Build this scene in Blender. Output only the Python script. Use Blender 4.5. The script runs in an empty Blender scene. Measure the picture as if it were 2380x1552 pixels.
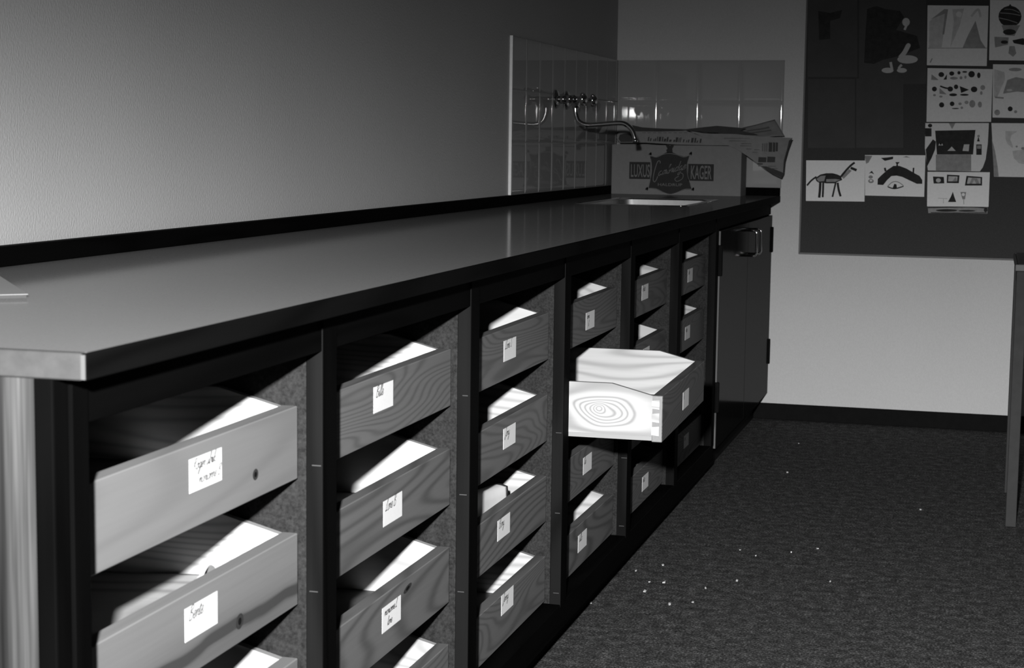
import bpy, bmesh, math, random
from mathutils import Vector, Matrix, Euler
random.seed(7)
SC = bpy.context.scene
COL = SC.collection

# ------------------------------------------------------------------ camera, light, exposure
CAM_LOC = (1.32513, -1.27568, 0.98134)
CAM_ROT = (1.458836, -0.0125857, 0.2727021)
F_PX = 3987.9
cam_d = bpy.data.cameras.new('camera')
cam_d.sensor_fit = 'HORIZONTAL'; cam_d.sensor_width = 36.0
cam_d.lens = F_PX / 2380 * 36.0
cam_d.clip_start = 0.02
cam_d.dof.use_dof = True; cam_d.dof.focus_distance = 3.4; cam_d.dof.aperture_fstop = 16.0
cam = bpy.data.objects.new('camera', cam_d); COL.objects.link(cam)
cam.location = CAM_LOC; cam.rotation_euler = CAM_ROT
SC.camera = cam

world = bpy.data.worlds.new('world'); SC.world = world; world.use_nodes = True
world.node_tree.nodes['Background'].inputs[0].default_value = (0.5, 0.5, 0.5, 1)
world.node_tree.nodes['Background'].inputs[1].default_value = 0.001

# the photographer's flash gun, a little above and to the left of the lens, dipped towards the drawers;
# its reflector throws a wide, flat beam
fl_d = bpy.data.lights.new('flash', 'SPOT')
fl_d.energy = FLASH_W = 1175.0
fl_d.color = (1, 1, 1)
fl_d.shadow_soft_size = 0.03
fl_d.spot_size = math.radians(120); fl_d.spot_blend = 0.3
fl = bpy.data.objects.new('flash', fl_d); COL.objects.link(fl)
FL_LOC = Vector((1.24, -1.36, 1.195))
fl.location = FL_LOC
FL_EL = math.radians(-14.5)
fl.rotation_euler = Vector((0.0, math.cos(FL_EL), math.sin(FL_EL))).to_track_quat('-Z', 'Y').to_euler()
fl_d.use_nodes = True
def beam(nt):
    em = nt.nodes['Emission']; ln = nt.links.new
    def m(op, a, b=None):
        n = nt.nodes.new('ShaderNodeMath'); n.operation = op
        for i, v in enumerate((a, b)):
            if v is None: continue
            if isinstance(v, (int, float)): n.inputs[i].default_value = v
            else: ln(v, n.inputs[i])
        return n.outputs[0]
    tc = nt.nodes.new('ShaderNodeTexCoord'); sp = nt.nodes.new('ShaderNodeSeparateXYZ'); ln(tc.outputs['Normal'], sp.inputs[0])
    u = m('DIVIDE', sp.outputs[0], sp.outputs[2]); v = m('MULTIPLY', m('DIVIDE', sp.outputs[1], sp.outputs[2]), -1.0)
    up = m('DIVIDE', m('MAXIMUM', v, 0.0), math.tan(math.radians(7.7)))
    dn = m('DIVIDE', m('MINIMUM', v, 0.0), math.tan(math.radians(17.0)))
    uu = m('DIVIDE', u, math.tan(math.radians(26.0)))
    q = m('ADD', m('ADD', m('MULTIPLY', up, up), m('MULTIPLY', dn, dn)), m('MULTIPLY', uu, uu))
    ln(m('POWER', 2.71828, m('MULTIPLY', q, -0.5)), em.inputs['Strength'])
beam(fl_d.node_tree)

vs = SC.view_settings
vs.view_transform = 'Standard'; vs.look = 'None'; vs.exposure = 0.0; vs.gamma = 1.0
vs.use_curve_mapping = False

# ------------------------------------------------------------------ helpers
def cam_basis():
    return Euler(CAM_ROT, 'XYZ').to_matrix()
_R = cam_basis()
def on_wall(px, py, y):
    """photograph pixel -> point of the real wall plane at depth y (used to lay out what hangs on that wall)"""
    d = _R @ Vector(((px - 1190) / F_PX, -(py - 776) / F_PX, -1.0))
    t = (y - CAM_LOC[1]) / d.y
    return (CAM_LOC[0] + t * d.x, CAM_LOC[2] + t * d.z)

WLOC = {}
def wl(o):
    return WLOC.get(o.name, Vector((0, 0, 0))) if o else Vector((0, 0, 0))

def tag(o, label=None, cat=None, group=None, kind=None):
    if label: o['label'] = label
    if cat: o['category'] = cat
    if group: o['group'] = group
    if kind: o['kind'] = kind
    return o

def thing(name, loc, label, cat, group=None):
    o = bpy.data.objects.new(name, None); COL.objects.link(o)
    o.empty_display_size = 0.05
    o.location = loc; WLOC[o.name] = Vector(loc)
    return tag(o, label, cat, group)

def link(name, me, parent=None, loc=None):
    """mesh whose vertices are relative to world loc"""
    o = bpy.data.objects.new(name, me); COL.objects.link(o)
    loc = Vector(loc) if loc is not None else Vector((0, 0, 0))
    WLOC[o.name] = loc
    if parent is not None:
        o.parent = parent; o.location = loc - wl(parent)
    else:
        o.location = loc
    return o

def finish(name, bm, mats, parent=None, loc=None, smooth=False, autosmooth=None):
    """bm in world coordinates"""
    if not isinstance(mats, (list, tuple)): mats = [mats]
    if loc is None:
        loc = wl(parent) if parent is not None else Vector((0, 0, 0))
    loc = Vector(loc)
    bmesh.ops.translate(bm, verts=bm.verts, vec=-loc)
    bmesh.ops.recalc_face_normals(bm, faces=bm.faces[:])
    me = bpy.data.meshes.new(name)
    bm.to_mesh(me); bm.free()
    for m in mats: me.materials.append(m)
    if smooth:
        for p in me.polygons: p.use_smooth = True
        if autosmooth:
            me.set_sharp_from_angle(angle=math.radians(autosmooth))
    return link(name, me, parent, loc)

def add_box(bm, x0, x1, y0, y1, z0, z1, mi=0, bev=0.0, seg=1):
    t = bmesh.new()
    r = bmesh.ops.create_cube(t, size=1.0)
    for v in t.verts:
        v.co = Vector(((x0 + x1) / 2 + v.co.x * (x1 - x0), (y0 + y1) / 2 + v.co.y * (y1 - y0), (z0 + z1) / 2 + v.co.z * (z1 - z0)))
    if bev > 0:
        bmesh.ops.bevel(t, geom=t.edges[:], offset=bev, segments=seg, affect='EDGES', profile=0.5)
    for f in t.faces: f.material_index = mi
    merge(bm, t)

def merge(bm, t):
    me = bpy.data.meshes.new('tmp'); t.to_mesh(me); t.free()
    bm.from_mesh(me); bpy.data.meshes.remove(me)

def box(name, x0, x1, y0, y1, z0, z1, mat, parent=None, bev=0.0012, seg=1, loc=None):
    bm = bmesh.new(); add_box(bm, x0, x1, y0, y1, z0, z1, 0, bev, seg)
    return finish(name, bm, mat, parent, loc)

def frame_of(d):
    d = d.normalized()
    a = Vector((0, 0, 1)) if abs(d.z) < 0.9 else Vector((1, 0, 0))
    u = d.cross(a).normalized(); v = d.cross(u).normalized()
    return u, v

def add_tube(bm, pts, r, n=12, mi=0, cap=True):
    pts = [Vector(p) for p in pts]
    rs = r if isinstance(r, (list, tuple)) else [r] * len(pts)
    rings = []
    u = None
    for i, p in enumerate(pts):
        d = (pts[min(i + 1, len(pts) - 1)] - pts[max(i - 1, 0)])
        if u is None: u, v = frame_of(d)
        else:
            d.normalize(); u = (u - d * u.dot(d)).normalized(); v = d.cross(u).normalized()
        rings.append([bm.verts.new(p + u * math.cos(2 * math.pi * k / n) * rs[i] + v * math.sin(2 * math.pi * k / n) * rs[i]) for k in range(n)])
    for a, b in zip(rings, rings[1:]):
        for k in range(n):
            f = bm.faces.new((a[k], a[(k + 1) % n], b[(k + 1) % n], b[k])); f.material_index = mi; f.smooth = True
    if cap:
        for rg in (rings[0], rings[-1]):
            f = bm.faces.new(rg); f.material_index = mi

def add_lathe(bm, c, axis, prof, n=20, mi=0):
    """prof: list of (distance along axis, radius)"""
    c = Vector(c); axis = Vector(axis).normalized(); u, v = frame_of(axis)
    rings = []
    for d, r in prof:
        rings.append([bm.verts.new(c + axis * d + u * math.cos(2 * math.pi * k / n) * max(r, 1e-5) + v * math.sin(2 * math.pi * k / n) * max(r, 1e-5)) for k in range(n)])
    for a, b in zip(rings, rings[1:]):
        for k in range(n):
            f = bm.faces.new((a[k], a[(k + 1) % n], b[(k + 1) % n], b[k])); f.material_index = mi; f.smooth = True
    for rg in (rings[0], rings[-1]):
        f = bm.faces.new(rg); f.material_index = mi

def catmull(pts, n=5):
    out = []
    P = [Vector(p) for p in pts]
    for i in range(len(P) - 1):
        p0 = P[max(i - 1, 0)]; p1 = P[i]; p2 = P[i + 1]; p3 = P[min(i + 2, len(P) - 1)]
        for k in range(n):
            t = k / n
            out.append(0.5 * ((2 * p1) + (p2 - p0) * t + (2 * p0 - 5 * p1 + 4 * p2 - p3) * t * t + (3 * p1 - p0 - 3 * p2 + p3) * t ** 3))
    out.append(P[-1])
    return out

# ------------------------------------------------------------------ materials (black-and-white photograph: greys)
def new_mat(name, rough=0.6, spec=0.5, metal=0.0):
    m = bpy.data.materials.new(name); m.use_nodes = True
    nt = m.node_tree; b = nt.nodes['Principled BSDF']
    b.inputs['Roughness'].default_value = rough
    b.inputs['Specular IOR Level'].default_value = spec
    b.inputs['Metallic'].default_value = metal
    return m, nt, b

def g(v): return (v, v, v, 1)

def N(nt, typ, **kw):
    n = nt.nodes.new(typ)
    for k, v in kw.items(): setattr(n, k, v)
    return n

def mathn(nt, op, a, b=None, c=None, clamp=False):
    n = nt.nodes.new('ShaderNodeMath'); n.operation = op; n.use_clamp = clamp
    for i, s in enumerate((a, b, c)):
        if s is None: continue
        if isinstance(s, (int, float)): n.inputs[i].default_value = s
        else: nt.links.new(s, n.inputs[i])
    return n.outputs[0]

def ramp(nt, fac, stops):
    r = nt.nodes.new('ShaderNodeValToRGB')
    while len(r.color_ramp.elements) < len(stops): r.color_ramp.elements.new(0.5)
    for e, (p, v) in zip(r.color_ramp.elements, stops):
        e.position = p; e.color = g(v)
    nt.links.new(fac, r.inputs[0]); return r.outputs[0]

def coords(nt, scale, loc=(0, 0, 0), rand=True, kind='Object'):
    tc = N(nt, 'ShaderNodeTexCoord'); mp = N(nt, 'ShaderNodeMapping')
    mp.inputs['Scale'].default_value = scale; mp.inputs['Location'].default_value = loc
    nt.links.new(tc.outputs[kind], mp.inputs[0])
    if not rand: return mp.outputs[0]
    oi = N(nt, 'ShaderNodeObjectInfo'); cb = N(nt, 'ShaderNodeCombineXYZ')
    r = mathn(nt, 'MULTIPLY', oi.outputs['Random'], 37.0)
    for i in range(3): nt.links.new(r, cb.inputs[i])
    va = N(nt, 'ShaderNodeVectorMath', operation='ADD')
    nt.links.new(mp.outputs[0], va.inputs[0]); nt.links.new(cb.outputs[0], va.inputs[1])
    return va.outputs[0]

def noise(nt, vec, scale=1.0, detail=2.0, rough=0.5):
    n = N(nt, 'ShaderNodeTexNoise'); n.inputs['Scale'].default_value = scale
    n.inputs['Detail'].default_value = detail; n.inputs['Roughness'].default_value = rough
    nt.links.new(vec, n.inputs['Vector']); return n.outputs['Fac']

def bump(nt, b, h, strength, dist=0.002):
    bn = N(nt, 'ShaderNodeBump'); bn.inputs['Strength'].default_value = strength; bn.inputs['Distance'].default_value = dist
    nt.links.new(h, bn.inputs['Height']); nt.links.new(bn.outputs[0], b.inputs['Normal'])

def plain(name, v, rough=0.6, spec=0.5, metal=0.0, var=0.12, nscale=40.0, bmp=0.0):
    m, nt, b = new_mat(name, rough, spec, metal)
    f = noise(nt, coords(nt, (1, 1, 1), rand=True), nscale, 4.0, 0.6)
    nt.links.new(ramp(nt, f, [(0.25, v * (1 - var)), (0.75, v * (1 + var))]), b.inputs['Base Color'])
    if bmp: bump(nt, b, f, bmp)
    return m

def wood(name, light, dark, axis='y', rough=0.5, spec=0.35, rings=9.0, low=1.6, streak=None, knots=(), fine=0.35):
    """growth-ring figure: contour lines of a noise field stretched along the grain"""
    m, nt, b = new_mat(name, rough, spec)
    st = {'x': (0.13, 1, 1), 'y': (1, 0.13, 1), 'z': (1, 1, 0.13)}[axis]
    v = coords(nt, tuple(s * low * 6 for s in st))
    base = noise(nt, v, 1.0, 1.5, 0.45)
    field = base
    tc = N(nt, 'ShaderNodeTexCoord'); sx = N(nt, 'ShaderNodeSeparateXYZ'); nt.links.new(tc.outputs['Object'], sx.inputs[0])
    ax = {'x': 0, 'y': 1, 'z': 2}
    mask = None
    for (ka, ca, kb, cb_, ra, rb, amp) in knots:
        wv = coords(nt, (12, 12, 26))
        w1 = mathn(nt, 'MULTIPLY_ADD', noise(nt, wv, 1.0, 0.0), 1.6, -0.8)
        w2 = mathn(nt, 'MULTIPLY_ADD', noise(nt, wv, 0.7, 0.0), 1.6, -0.8)
        da = mathn(nt, 'ADD', mathn(nt, 'DIVIDE', mathn(nt, 'SUBTRACT', sx.outputs[ax[ka]], ca), ra), w1)
        db = mathn(nt, 'ADD', mathn(nt, 'DIVIDE', mathn(nt, 'SUBTRACT', sx.outputs[ax[kb]], cb_), rb), w2)
        d2 = mathn(nt, 'ADD', mathn(nt, 'MULTIPLY', da, da), mathn(nt, 'MULTIPLY', db, db))
        gs = mathn(nt, 'POWER', 2.718, mathn(nt, 'MULTIPLY', d2, -1.0))
        field = mathn(nt, 'ADD', field, mathn(nt, 'MULTIPLY', gs, amp))
    s = mathn(nt, 'SINE', mathn(nt, 'MULTIPLY', field, rings * 6.283))
    s = mathn(nt, 'MULTIPLY_ADD', s, 0.5, 0.5)
    s = mathn(nt, 'POWER', s, 2.5)
    st2 = {'x': (4, 160, 160), 'y': (160, 4, 160), 'z': (160, 160, 4)}[axis]
    fn = noise(nt, coords(nt, st2), 1.0, 3.0, 0.6)
    mixf = mathn(nt, 'ADD', mathn(nt, 'MULTIPLY', s, 1 - fine), mathn(nt, 'MULTIPLY', fn, fine), clamp=True)
    if streak:
        (z0, slope, w, amt) = streak
        zz = mathn(nt, 'SUBTRACT', sx.outputs[2], mathn(nt, 'MULTIPLY_ADD', sx.outputs[1], slope, z0))
        wob = mathn(nt, 'MULTIPLY', mathn(nt, 'SUBTRACT', noise(nt, coords(nt, (0, 7, 0)), 1.0, 2.0), 0.5), 0.02)
        zz = mathn(nt, 'DIVIDE', mathn(nt, 'ADD', zz, wob), w)
        gs = mathn(nt, 'POWER', 2.718, mathn(nt, 'MULTIPLY', mathn(nt, 'MULTIPLY', zz, zz), -1.0))
        gs = mathn(nt, 'MULTIPLY', gs, mathn(nt, 'MULTIPLY_ADD', fn, 0.9, 0.3))
        mixf = mathn(nt, 'ADD', mixf, mathn(nt, 'MULTIPLY', gs, amt), clamp=True)
    nt.links.new(ramp(nt, mixf, [(0.0, light), (1.0, dark)]), b.inputs['Base Color'])
    bump(nt, b, fn, 0.08, 0.001)
    return m

def wall_mat(name, v, fine=260.0, bs=0.25):
    m, nt, b = new_mat(name, 0.75, 0.25)
    f = noise(nt, coords(nt, (1, 1, 0.55), rand=False), fine, 2.0, 0.6)
    lo = noise(nt, coords(nt, (1, 1, 1), rand=False), 2.0, 3.0, 0.5)
    mix = mathn(nt, 'ADD', mathn(nt, 'MULTIPLY', f, 0.6), mathn(nt, 'MULTIPLY', lo, 0.4))
    nt.links.new(ramp(nt, mix, [(0.3, v * 0.93), (0.7, v * 1.07)]), b.inputs['Base Color'])
    bump(nt, b, f, bs, 0.0025)
    return m

M = {}
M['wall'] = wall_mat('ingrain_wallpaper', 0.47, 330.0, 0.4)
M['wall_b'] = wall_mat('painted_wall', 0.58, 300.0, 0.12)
M['far_wall'] = wall_mat('dark_wall_paint', 0.2, 300.0, 0.1)  # out-of-view walls, kept dark to lessen bounced light
M['ceiling'] = wall_mat('ceiling_paint', 0.25, 200.0, 0.05)
M['tile'] = plain('glazed_tile', 0.34, 0.024, 0.5, var=0.02, nscale=6)
M['grout'] = plain('grout', 0.34, 0.85, 0.2, var=0.1, nscale=120)
M['tile_edge'] = plain('plaster_edge', 0.85, 0.8, 0.2, var=0.06, nscale=60)
M['baseboard'] = plain('baseboard_paint', 0.008, 0.8, 0.04, var=0.15)
M['darkwood'] = wood('dark_stained_wood', 0.0022, 0.001, 'y', 0.7, 0.02, rings=6)
M['darkwood_z'] = wood('dark_stained_upright', 0.0022, 0.001, 'z', 0.7, 0.02, rings=6)
M['stile_side'] = wood('stained_stile_flank', 0.010, 0.004, 'z', 0.7, 0.02, rings=5)
M['particle'] = None
M['pale1'] = wood('pale_drawer_front', 0.195, 0.155, 'y', 0.5, 0.15, rings=14, low=0.9, fine=0.5)
M['pale2'] = wood('pale_drawer_front_streaked', 0.20, 0.055, 'y', 0.5, 0.15, rings=4, low=0.5, fine=0.25, streak=(0.024, -0.004, 0.006, 1.5))
M['teak'] = wood('brown_drawer_front', 0.145, 0.085, 'y', 0.6, 0.08, rings=44, low=1.3)
M['teak2'] = wood('brown_drawer_front_coarse', 0.145, 0.07, 'y', 0.6, 0.08, rings=24, low=0.9)
M['teak_top'] = wood('brown_drawer_front_edge', 0.12, 0.07, 'y', 0.6, 0.08, rings=10)
M['pine'] = wood('white_pine', 0.50, 0.29, 'x', 0.6, 0.1, rings=30, low=1.0)
M['pine_knot'] = wood('white_pine_with_knot', 0.45, 0.24, 'x', 0.6, 0.1, rings=13, low=0.9,
                      knots=[('x', -0.104, 'z', 0.056, 0.050, 0.020, 0.34), ('x', -0.118, 'z', 0.060, 0.010, 0.008, 0.16)], fine=0.2)
M['pine_end'] = plain('pine_end_grain', 0.22, 0.7, 0.2, var=0.12, nscale=90)
M['pine_edge'] = wood('pine_edge', 0.30, 0.22, 'x', 0.6, 0.2, rings=5)
M['hardboard'] = plain('brown_hardboard', 0.09, 0.6, 0.2, var=0.15, nscale=120)
M['knot'] = plain('dark_knot', 0.03, 0.6, 0.3, var=0.4, nscale=150)
def striped(name):
    m, nt, b = new_mat(name, 0.6, 0.1)
    n1 = noise(nt, coords(nt, (52, 52, 1.3), rand=False), 1.0, 2.0, 0.5)
    n2 = noise(nt, coords(nt, (300, 300, 6), rand=False), 1.0, 2.0, 0.5)
    mx = mathn(nt, 'ADD', mathn(nt, 'MULTIPLY', n1, 0.75), mathn(nt, 'MULTIPLY', n2, 0.25))
    nt.links.new(ramp(nt, mx, [(0.36, 0.008), (0.48, 0.024), (0.56, 0.040), (0.66, 0.085)]), b.inputs['Base Color'])
    return m
M['veneer'] = striped('striped_veneer_end_panel')
M['edge_end'] = plain('worktop_end_lipping', 0.052, 0.6, 0.1, var=0.22, nscale=45)
M['edge_corner'] = plain('light_lipping_end', 0.09, 0.5, 0.3, var=0.05)
M['front_edge'] = wood('dark_worktop_lipping', 0.0045, 0.002, 'y', 0.7, 0.02, rings=5, low=1.5)
def lacquered(name, v, gloss, rough, nscale, var=0.1, stretch=(1, 1, 1)):
    """matt ground under a thin, weakly mirroring lacquer"""
    m = bpy.data.materials.new(name); m.use_nodes = True; nt = m.node_tree
    nt.nodes.remove(nt.nodes['Principled BSDF'])
    out = nt.nodes['Material Output']
    d = N(nt, 'ShaderNodeBsdfDiffuse'); gl = N(nt, 'ShaderNodeBsdfGlossy'); mx = N(nt, 'ShaderNodeMixShader')
    f = noise(nt, coords(nt, stretch), nscale, 4.0, 0.6)
    nt.links.new(ramp(nt, f, [(0.25, v * (1 - var)), (0.75, v * (1 + var))]), d.inputs['Color'])
    gl.inputs['Color'].default_value = g(0.9); gl.inputs['Roughness'].default_value = rough
    mx.inputs[0].default_value = gloss
    nt.links.new(d.outputs[0], mx.inputs[1]); nt.links.new(gl.outputs[0], mx.inputs[2]); nt.links.new(mx.outputs[0], out.inputs[0])
    return m
M['laminate'] = lacquered('grey_laminate', 0.175, 0.36, 0.10, 420)
M['door'] = lacquered('dark_door_veneer', 0.010, 0.085, 0.11, 30.0, 0.3, (1, 1, 0.1))
M['steel'] = plain('sink_steel', 0.34, 0.5, 0.5, 1.0, var=0.08, nscale=60)
M['chrome'] = plain('chrome', 0.75, 0.08, 0.5, 1.0, var=0.02)
M['black'] = plain('black_iron', 0.005, 0.7, 0.05)
M['paper'] = plain('white_paper', 0.82, 0.8, 0.2, var=0.03, nscale=80)
M['booklet'] = plain('grey_booklet_cover', 0.27, 0.7, 0.2, var=0.04, nscale=60)
M['label'] = plain('label_paper', 0.80, 0.8, 0.2, var=0.03, nscale=200)
M['ink'] = plain('pen_ink', 0.06, 0.7, 0.2)
M['ink_soft'] = plain('faint_pen_ink', 0.20, 0.7, 0.2)
M['card'] = plain('cardboard', 0.20, 0.8, 0.2, var=0.06, nscale=60)
M['card_ink'] = plain('carton_print', 0.03, 0.75, 0.2)
M['card_light'] = plain('carton_light_print', 0.17, 0.75, 0.2, var=0.03)
M['news'] = plain('newsprint', 0.21, 0.85, 0.15, var=0.10, nscale=50)
M['news_ink_shade'] = plain('news_ink_shade', 0.05, 0.85, 0.15)
M['news_grey'] = plain('news_small_type', 0.12, 0.85, 0.15, var=0.3, nscale=400)
M['board'] = plain('pinboard_felt', 0.056, 0.9, 0.1, var=0.12, nscale=300, bmp=0.1)
M['board_frame'] = plain('pinboard_frame', 0.12, 0.5, 0.4)
M['sheet'] = plain('drawing_paper', 0.72, 0.85, 0.15, var=0.05, nscale=120)
M['sheet_b'] = plain('bright_drawing_paper', 0.88, 0.85, 0.15, var=0.04, nscale=120)
M['poster'] = plain('dark_poster', 0.070, 0.8, 0.2, var=0.12, nscale=14)
M['poster2'] = plain('dark_poster_picture', 0.062, 0.8, 0.2, var=0.2, nscale=10)
M['p_dark'] = plain('paint_black', 0.035, 0.85, 0.15, var=0.3, nscale=60)
M['p_mid'] = plain('paint_grey', 0.30, 0.85, 0.15, var=0.2, nscale=60)
M['p_soft'] = plain('paint_pale_grey', 0.52, 0.85, 0.15, var=0.15, nscale=60)
M['p_swan'] = plain('paint_white_on_poster', 0.48, 0.85, 0.15, var=0.06)
M['tabletop'] = plain('table_top', 0.02, 0.5, 0.3)
M['table_edge'] = plain('table_edge', 0.13, 0.6, 0.1, var=0.06)
M['table_leg'] = plain('table_leg_paint', 0.04, 0.7, 0.06, var=0.1)
M['edge_shade'] = plain('booklet_edge_shade', 0.02, 0.5, 0.4, var=0.3, nscale=60)  # dark tone put on the booklet's edges in place of shadow
M['toe'] = plain('toe_kick', 0.006, 0.8, 0.1)

def particle():
    m, nt, b = new_mat('particle_board', 0.8, 0.15)
    a = noise(nt, coords(nt, (1, 1, 1)), 240.0, 3.0, 0.7)
    c = noise(nt, coords(nt, (1, 1, 1)), 60.0, 2.0, 0.5)
    mx = mathn(nt, 'ADD', mathn(nt, 'MULTIPLY', a, 0.7), mathn(nt, 'MULTIPLY', c, 0.3))
    nt.links.new(ramp(nt, mx, [(0.35, 0.008), (0.68, 0.030)]), b.inputs['Base Color'])
    return m
M['particle'] = particle()

def carpet():
    m, nt, b = new_mat('carpet', 0.95, 0.05)
    a = noise(nt, coords(nt, (1, 1, 1), rand=False), 210.0, 4.0, 0.75)
    c = noise(nt, coords(nt, (1, 1, 1), rand=False), 38.0, 4.0, 0.65)
    mx = mathn(nt, 'ADD', mathn(nt, 'MULTIPLY', a, 0.72), mathn(nt, 'MULTIPLY', c, 0.28))
    nt.links.new(ramp(nt, mx, [(0.38, 0.008), (0.52, 0.055), (0.64, 0.22)]), b.inputs['Base Color'])
    bump(nt, b, a, 0.3, 0.002)
    return m
M['carpet'] = carpet()

# ------------------------------------------------------------------ the room
L = 4.859; H = 0.80; W = 0.601; XR = 4.6; YF = -3.2; HC = 2.6
def struct(name, *a, **k):
    o = box(name, *a, **k); o['kind'] = 'structure'; return o
struct('floor', -0.2, XR + 0.2, YF - 0.2, L + 0.2, -0.1, 0.0, M['carpet'], bev=0)
wall_left = struct('wall_left', -0.15, 0.0, YF, L, 0.0, HC, M['wall'], bev=0)
wall_back = struct('wall_back', -0.15, XR + 0.15, L, L + 0.15, 0.0, HC, M['wall_b'], bev=0)
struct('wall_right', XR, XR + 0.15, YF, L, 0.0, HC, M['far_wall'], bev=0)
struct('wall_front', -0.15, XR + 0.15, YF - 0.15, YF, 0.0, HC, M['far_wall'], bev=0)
struct('ceiling', -0.15, XR + 0.15, YF - 0.15, L + 0.15, HC, HC + 0.1, M['ceiling'], bev=0)
struct('baseboard_back', 0.5275, XR - 0.013, L - 0.012, L, 0.0, 0.057, M['baseboard'], bev=0.002)
struct('baseboard_right', XR - 0.012, XR, YF, L, 0.0, 0.057, M['baseboard'], bev=0.002)

# glazed tiles behind the sink (each a piece of its wall)
TZ0 = 0.8285; TP = 0.1493; TG = 0.0030; TT = 0.008
def tile_mesh(name, w, h):
    """tile in local coordinates, centred, face towards +z, width along x: flat field, pillowed margin, small rounded arris"""
    R, MARG, r = 0.070, 0.0130, 0.0008
    if min(w, h) < 0.05: R, MARG = 0.030, 0.0050
    th0 = math.asin(MARG / R)
    prof = []                                            # (inset from the edge, height, slope)
    sag = R * (1 - math.cos(th0))
    for k in range(6, -1, -1):                           # arris, steep to shallow
        t = th0 + (math.radians(86) - th0) * k / 6
        prof.append((r * (1 - math.sin(t)), -sag - r * (math.cos(th0) - math.cos(t)), t))
    i0 = prof[-1][0]
    for k in range(1, 9):                                # pillowed margin
        t = th0 * (1 - k / 8)
        prof.append((i0 + R * (math.sin(th0) - math.sin(t)), -R * (1 - math.cos(t)), t))
    prof = [(0.0, -TT - 0.001, math.radians(90))] + prof
    verts, faces, nrm = [], [], []
    for ins, z, t in prof:
        x, y = w / 2 - ins, h / 2 - ins
        verts += [(-x, -y, z), (x, -y, z), (x, y, z), (-x, y, z)]
    out = [(0, -1), (1, 0), (0, 1), (-1, 0)]
    for k in range(len(prof) - 1):
        for sd in range(4):
            q = (4 * k + sd, 4 * k + (sd + 1) % 4, 4 * k + 4 + (sd + 1) % 4, 4 * k + 4 + sd)
            faces.append(q)
            for t in (prof[k][2], prof[k][2], prof[k + 1][2], prof[k + 1][2]):
                nrm.append((out[sd][0] * math.sin(t), out[sd][1] * math.sin(t), math.cos(t)))
    n = 4 * (len(prof) - 1); faces.append((n, n + 1, n + 2, n + 3)); nrm += [(0, 0, 1)] * 4
    me = bpy.data.meshes.new(name); me.from_pydata(verts, [], faces); me.update()
    me.materials.append(M['tile'])
    for p in me.polygons: p.use_smooth = True
    me.normals_split_custom_set(nrm)
    return me
RL = Matrix(((0, 0, 1), (1, 0, 0), (0, 1, 0))).to_euler()     # local z -> +x, local x -> +y, local y -> +z
RB = Matrix(((1, 0, 0), (0, 0, -1), (0, 1, 0))).to_euler()    # local z -> -y, local x -> +x, local y -> +z
ys = [3.430 + 0.1545 * i for i in range(10)] + [L - TT]
me_full = tile_mesh('tile', 0.1545 - TG, TP - TG); me_cut = tile_mesh('tile_cut', ys[10] - ys[9] - TG, TP - TG)
for i in range(10):
    for r in range(3):
        o = bpy.data.objects.new('tile', me_full if i < 9 else me_cut); COL.objects.link(o); o.parent = wall_left
        o.location = (TT, (ys[i] + ys[i + 1]) / 2, TZ0 + TP * (r + 0.5))
        o.rotation_euler = RL; o.rotation_euler.z += random.uniform(-0.0007, 0.0007)
xs = [TT, 0.150, 0.301, 0.452, 0.603]
for i in range(4):
    me = tile_mesh('tile', xs[i + 1] - xs[i] - TG, TP - TG)
    for r in range(3):
        o = bpy.data.objects.new('tile', me); COL.objects.link(o); o.parent = wall_back
        o.location = ((xs[i] + xs[i + 1]) / 2, L - TT, TZ0 + TP * (r + 0.5))
        o.rotation_euler = RB; o.rotation_euler.z += random.uniform(-0.0007, 0.0007)
TZ1 = TZ0 + 3 * TP
box('grout_bed', 0.0, TT - 0.0024, 3.4305, L, TZ0, TZ1 - 0.001, M['grout'], wall_left, bev=0)
box('grout_bed', TT, 0.602, L - TT + 0.0024, L, TZ0, TZ1 - 0.001, M['grout'], wall_back, bev=0)
box('plaster_edge', 0.0, TT + 0.0005, 3.4275, 3.4303, TZ0, TZ1, M['tile_edge'], wall_left, bev=0.0006)

# ------------------------------------------------------------------ worktop with sink cut-out
SX0, SX1, SY0, SY1 = 0.150, 0.463, 3.66, 4.25
wt = thing('worktop', (0.30, 0.0, 0.777), 'long grey laminate worktop with dark edging above the drawers', 'worktop')
bm = bmesh.new()
for (a, b_, c, d) in ((0.0, 0.596, 0.010, SY0), (0.0, SX0, SY0, SY1), (SX1, 0.596, SY0, SY1), (0.0, 0.596, SY1, L)):
    add_box(bm, a, b_, c, d, 0.777, H, 0, 0)
bmesh.ops.remove_doubles(bm, verts=bm.verts, dist=1e-5)
finish('laminate_top', bm, M['laminate'], wt)
box('front_edging', 0.596, W, 0.0, L, 0.777, H + 0.0002, M['front_edge'], wt, bev=0.0015, seg=2)
box('end_edging', 0.0, 0.596, 0.0, 0.010, 0.777, H + 0.0002, M['edge_end'], wt, bev=0.0012)
box('edging_end_grain', 0.5962, W - 0.0008, -0.0006, 0.001, 0.778, H - 0.001, M['edge_corner'], wt, bev=0)
# dark skirting strips where the worktop meets the walls
struct('trim_1', 0.0, 0.020, 0.0, L - 0.0005, H + 0.0004, H + 0.0285, M['darkwood'], bev=0.0015)
struct('trim_2', 0.020, W - 0.001, L - 0.020, L - 0.0005, H + 0.0004, H + 0.0285, M['darkwood'], bev=0.0015)

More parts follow.
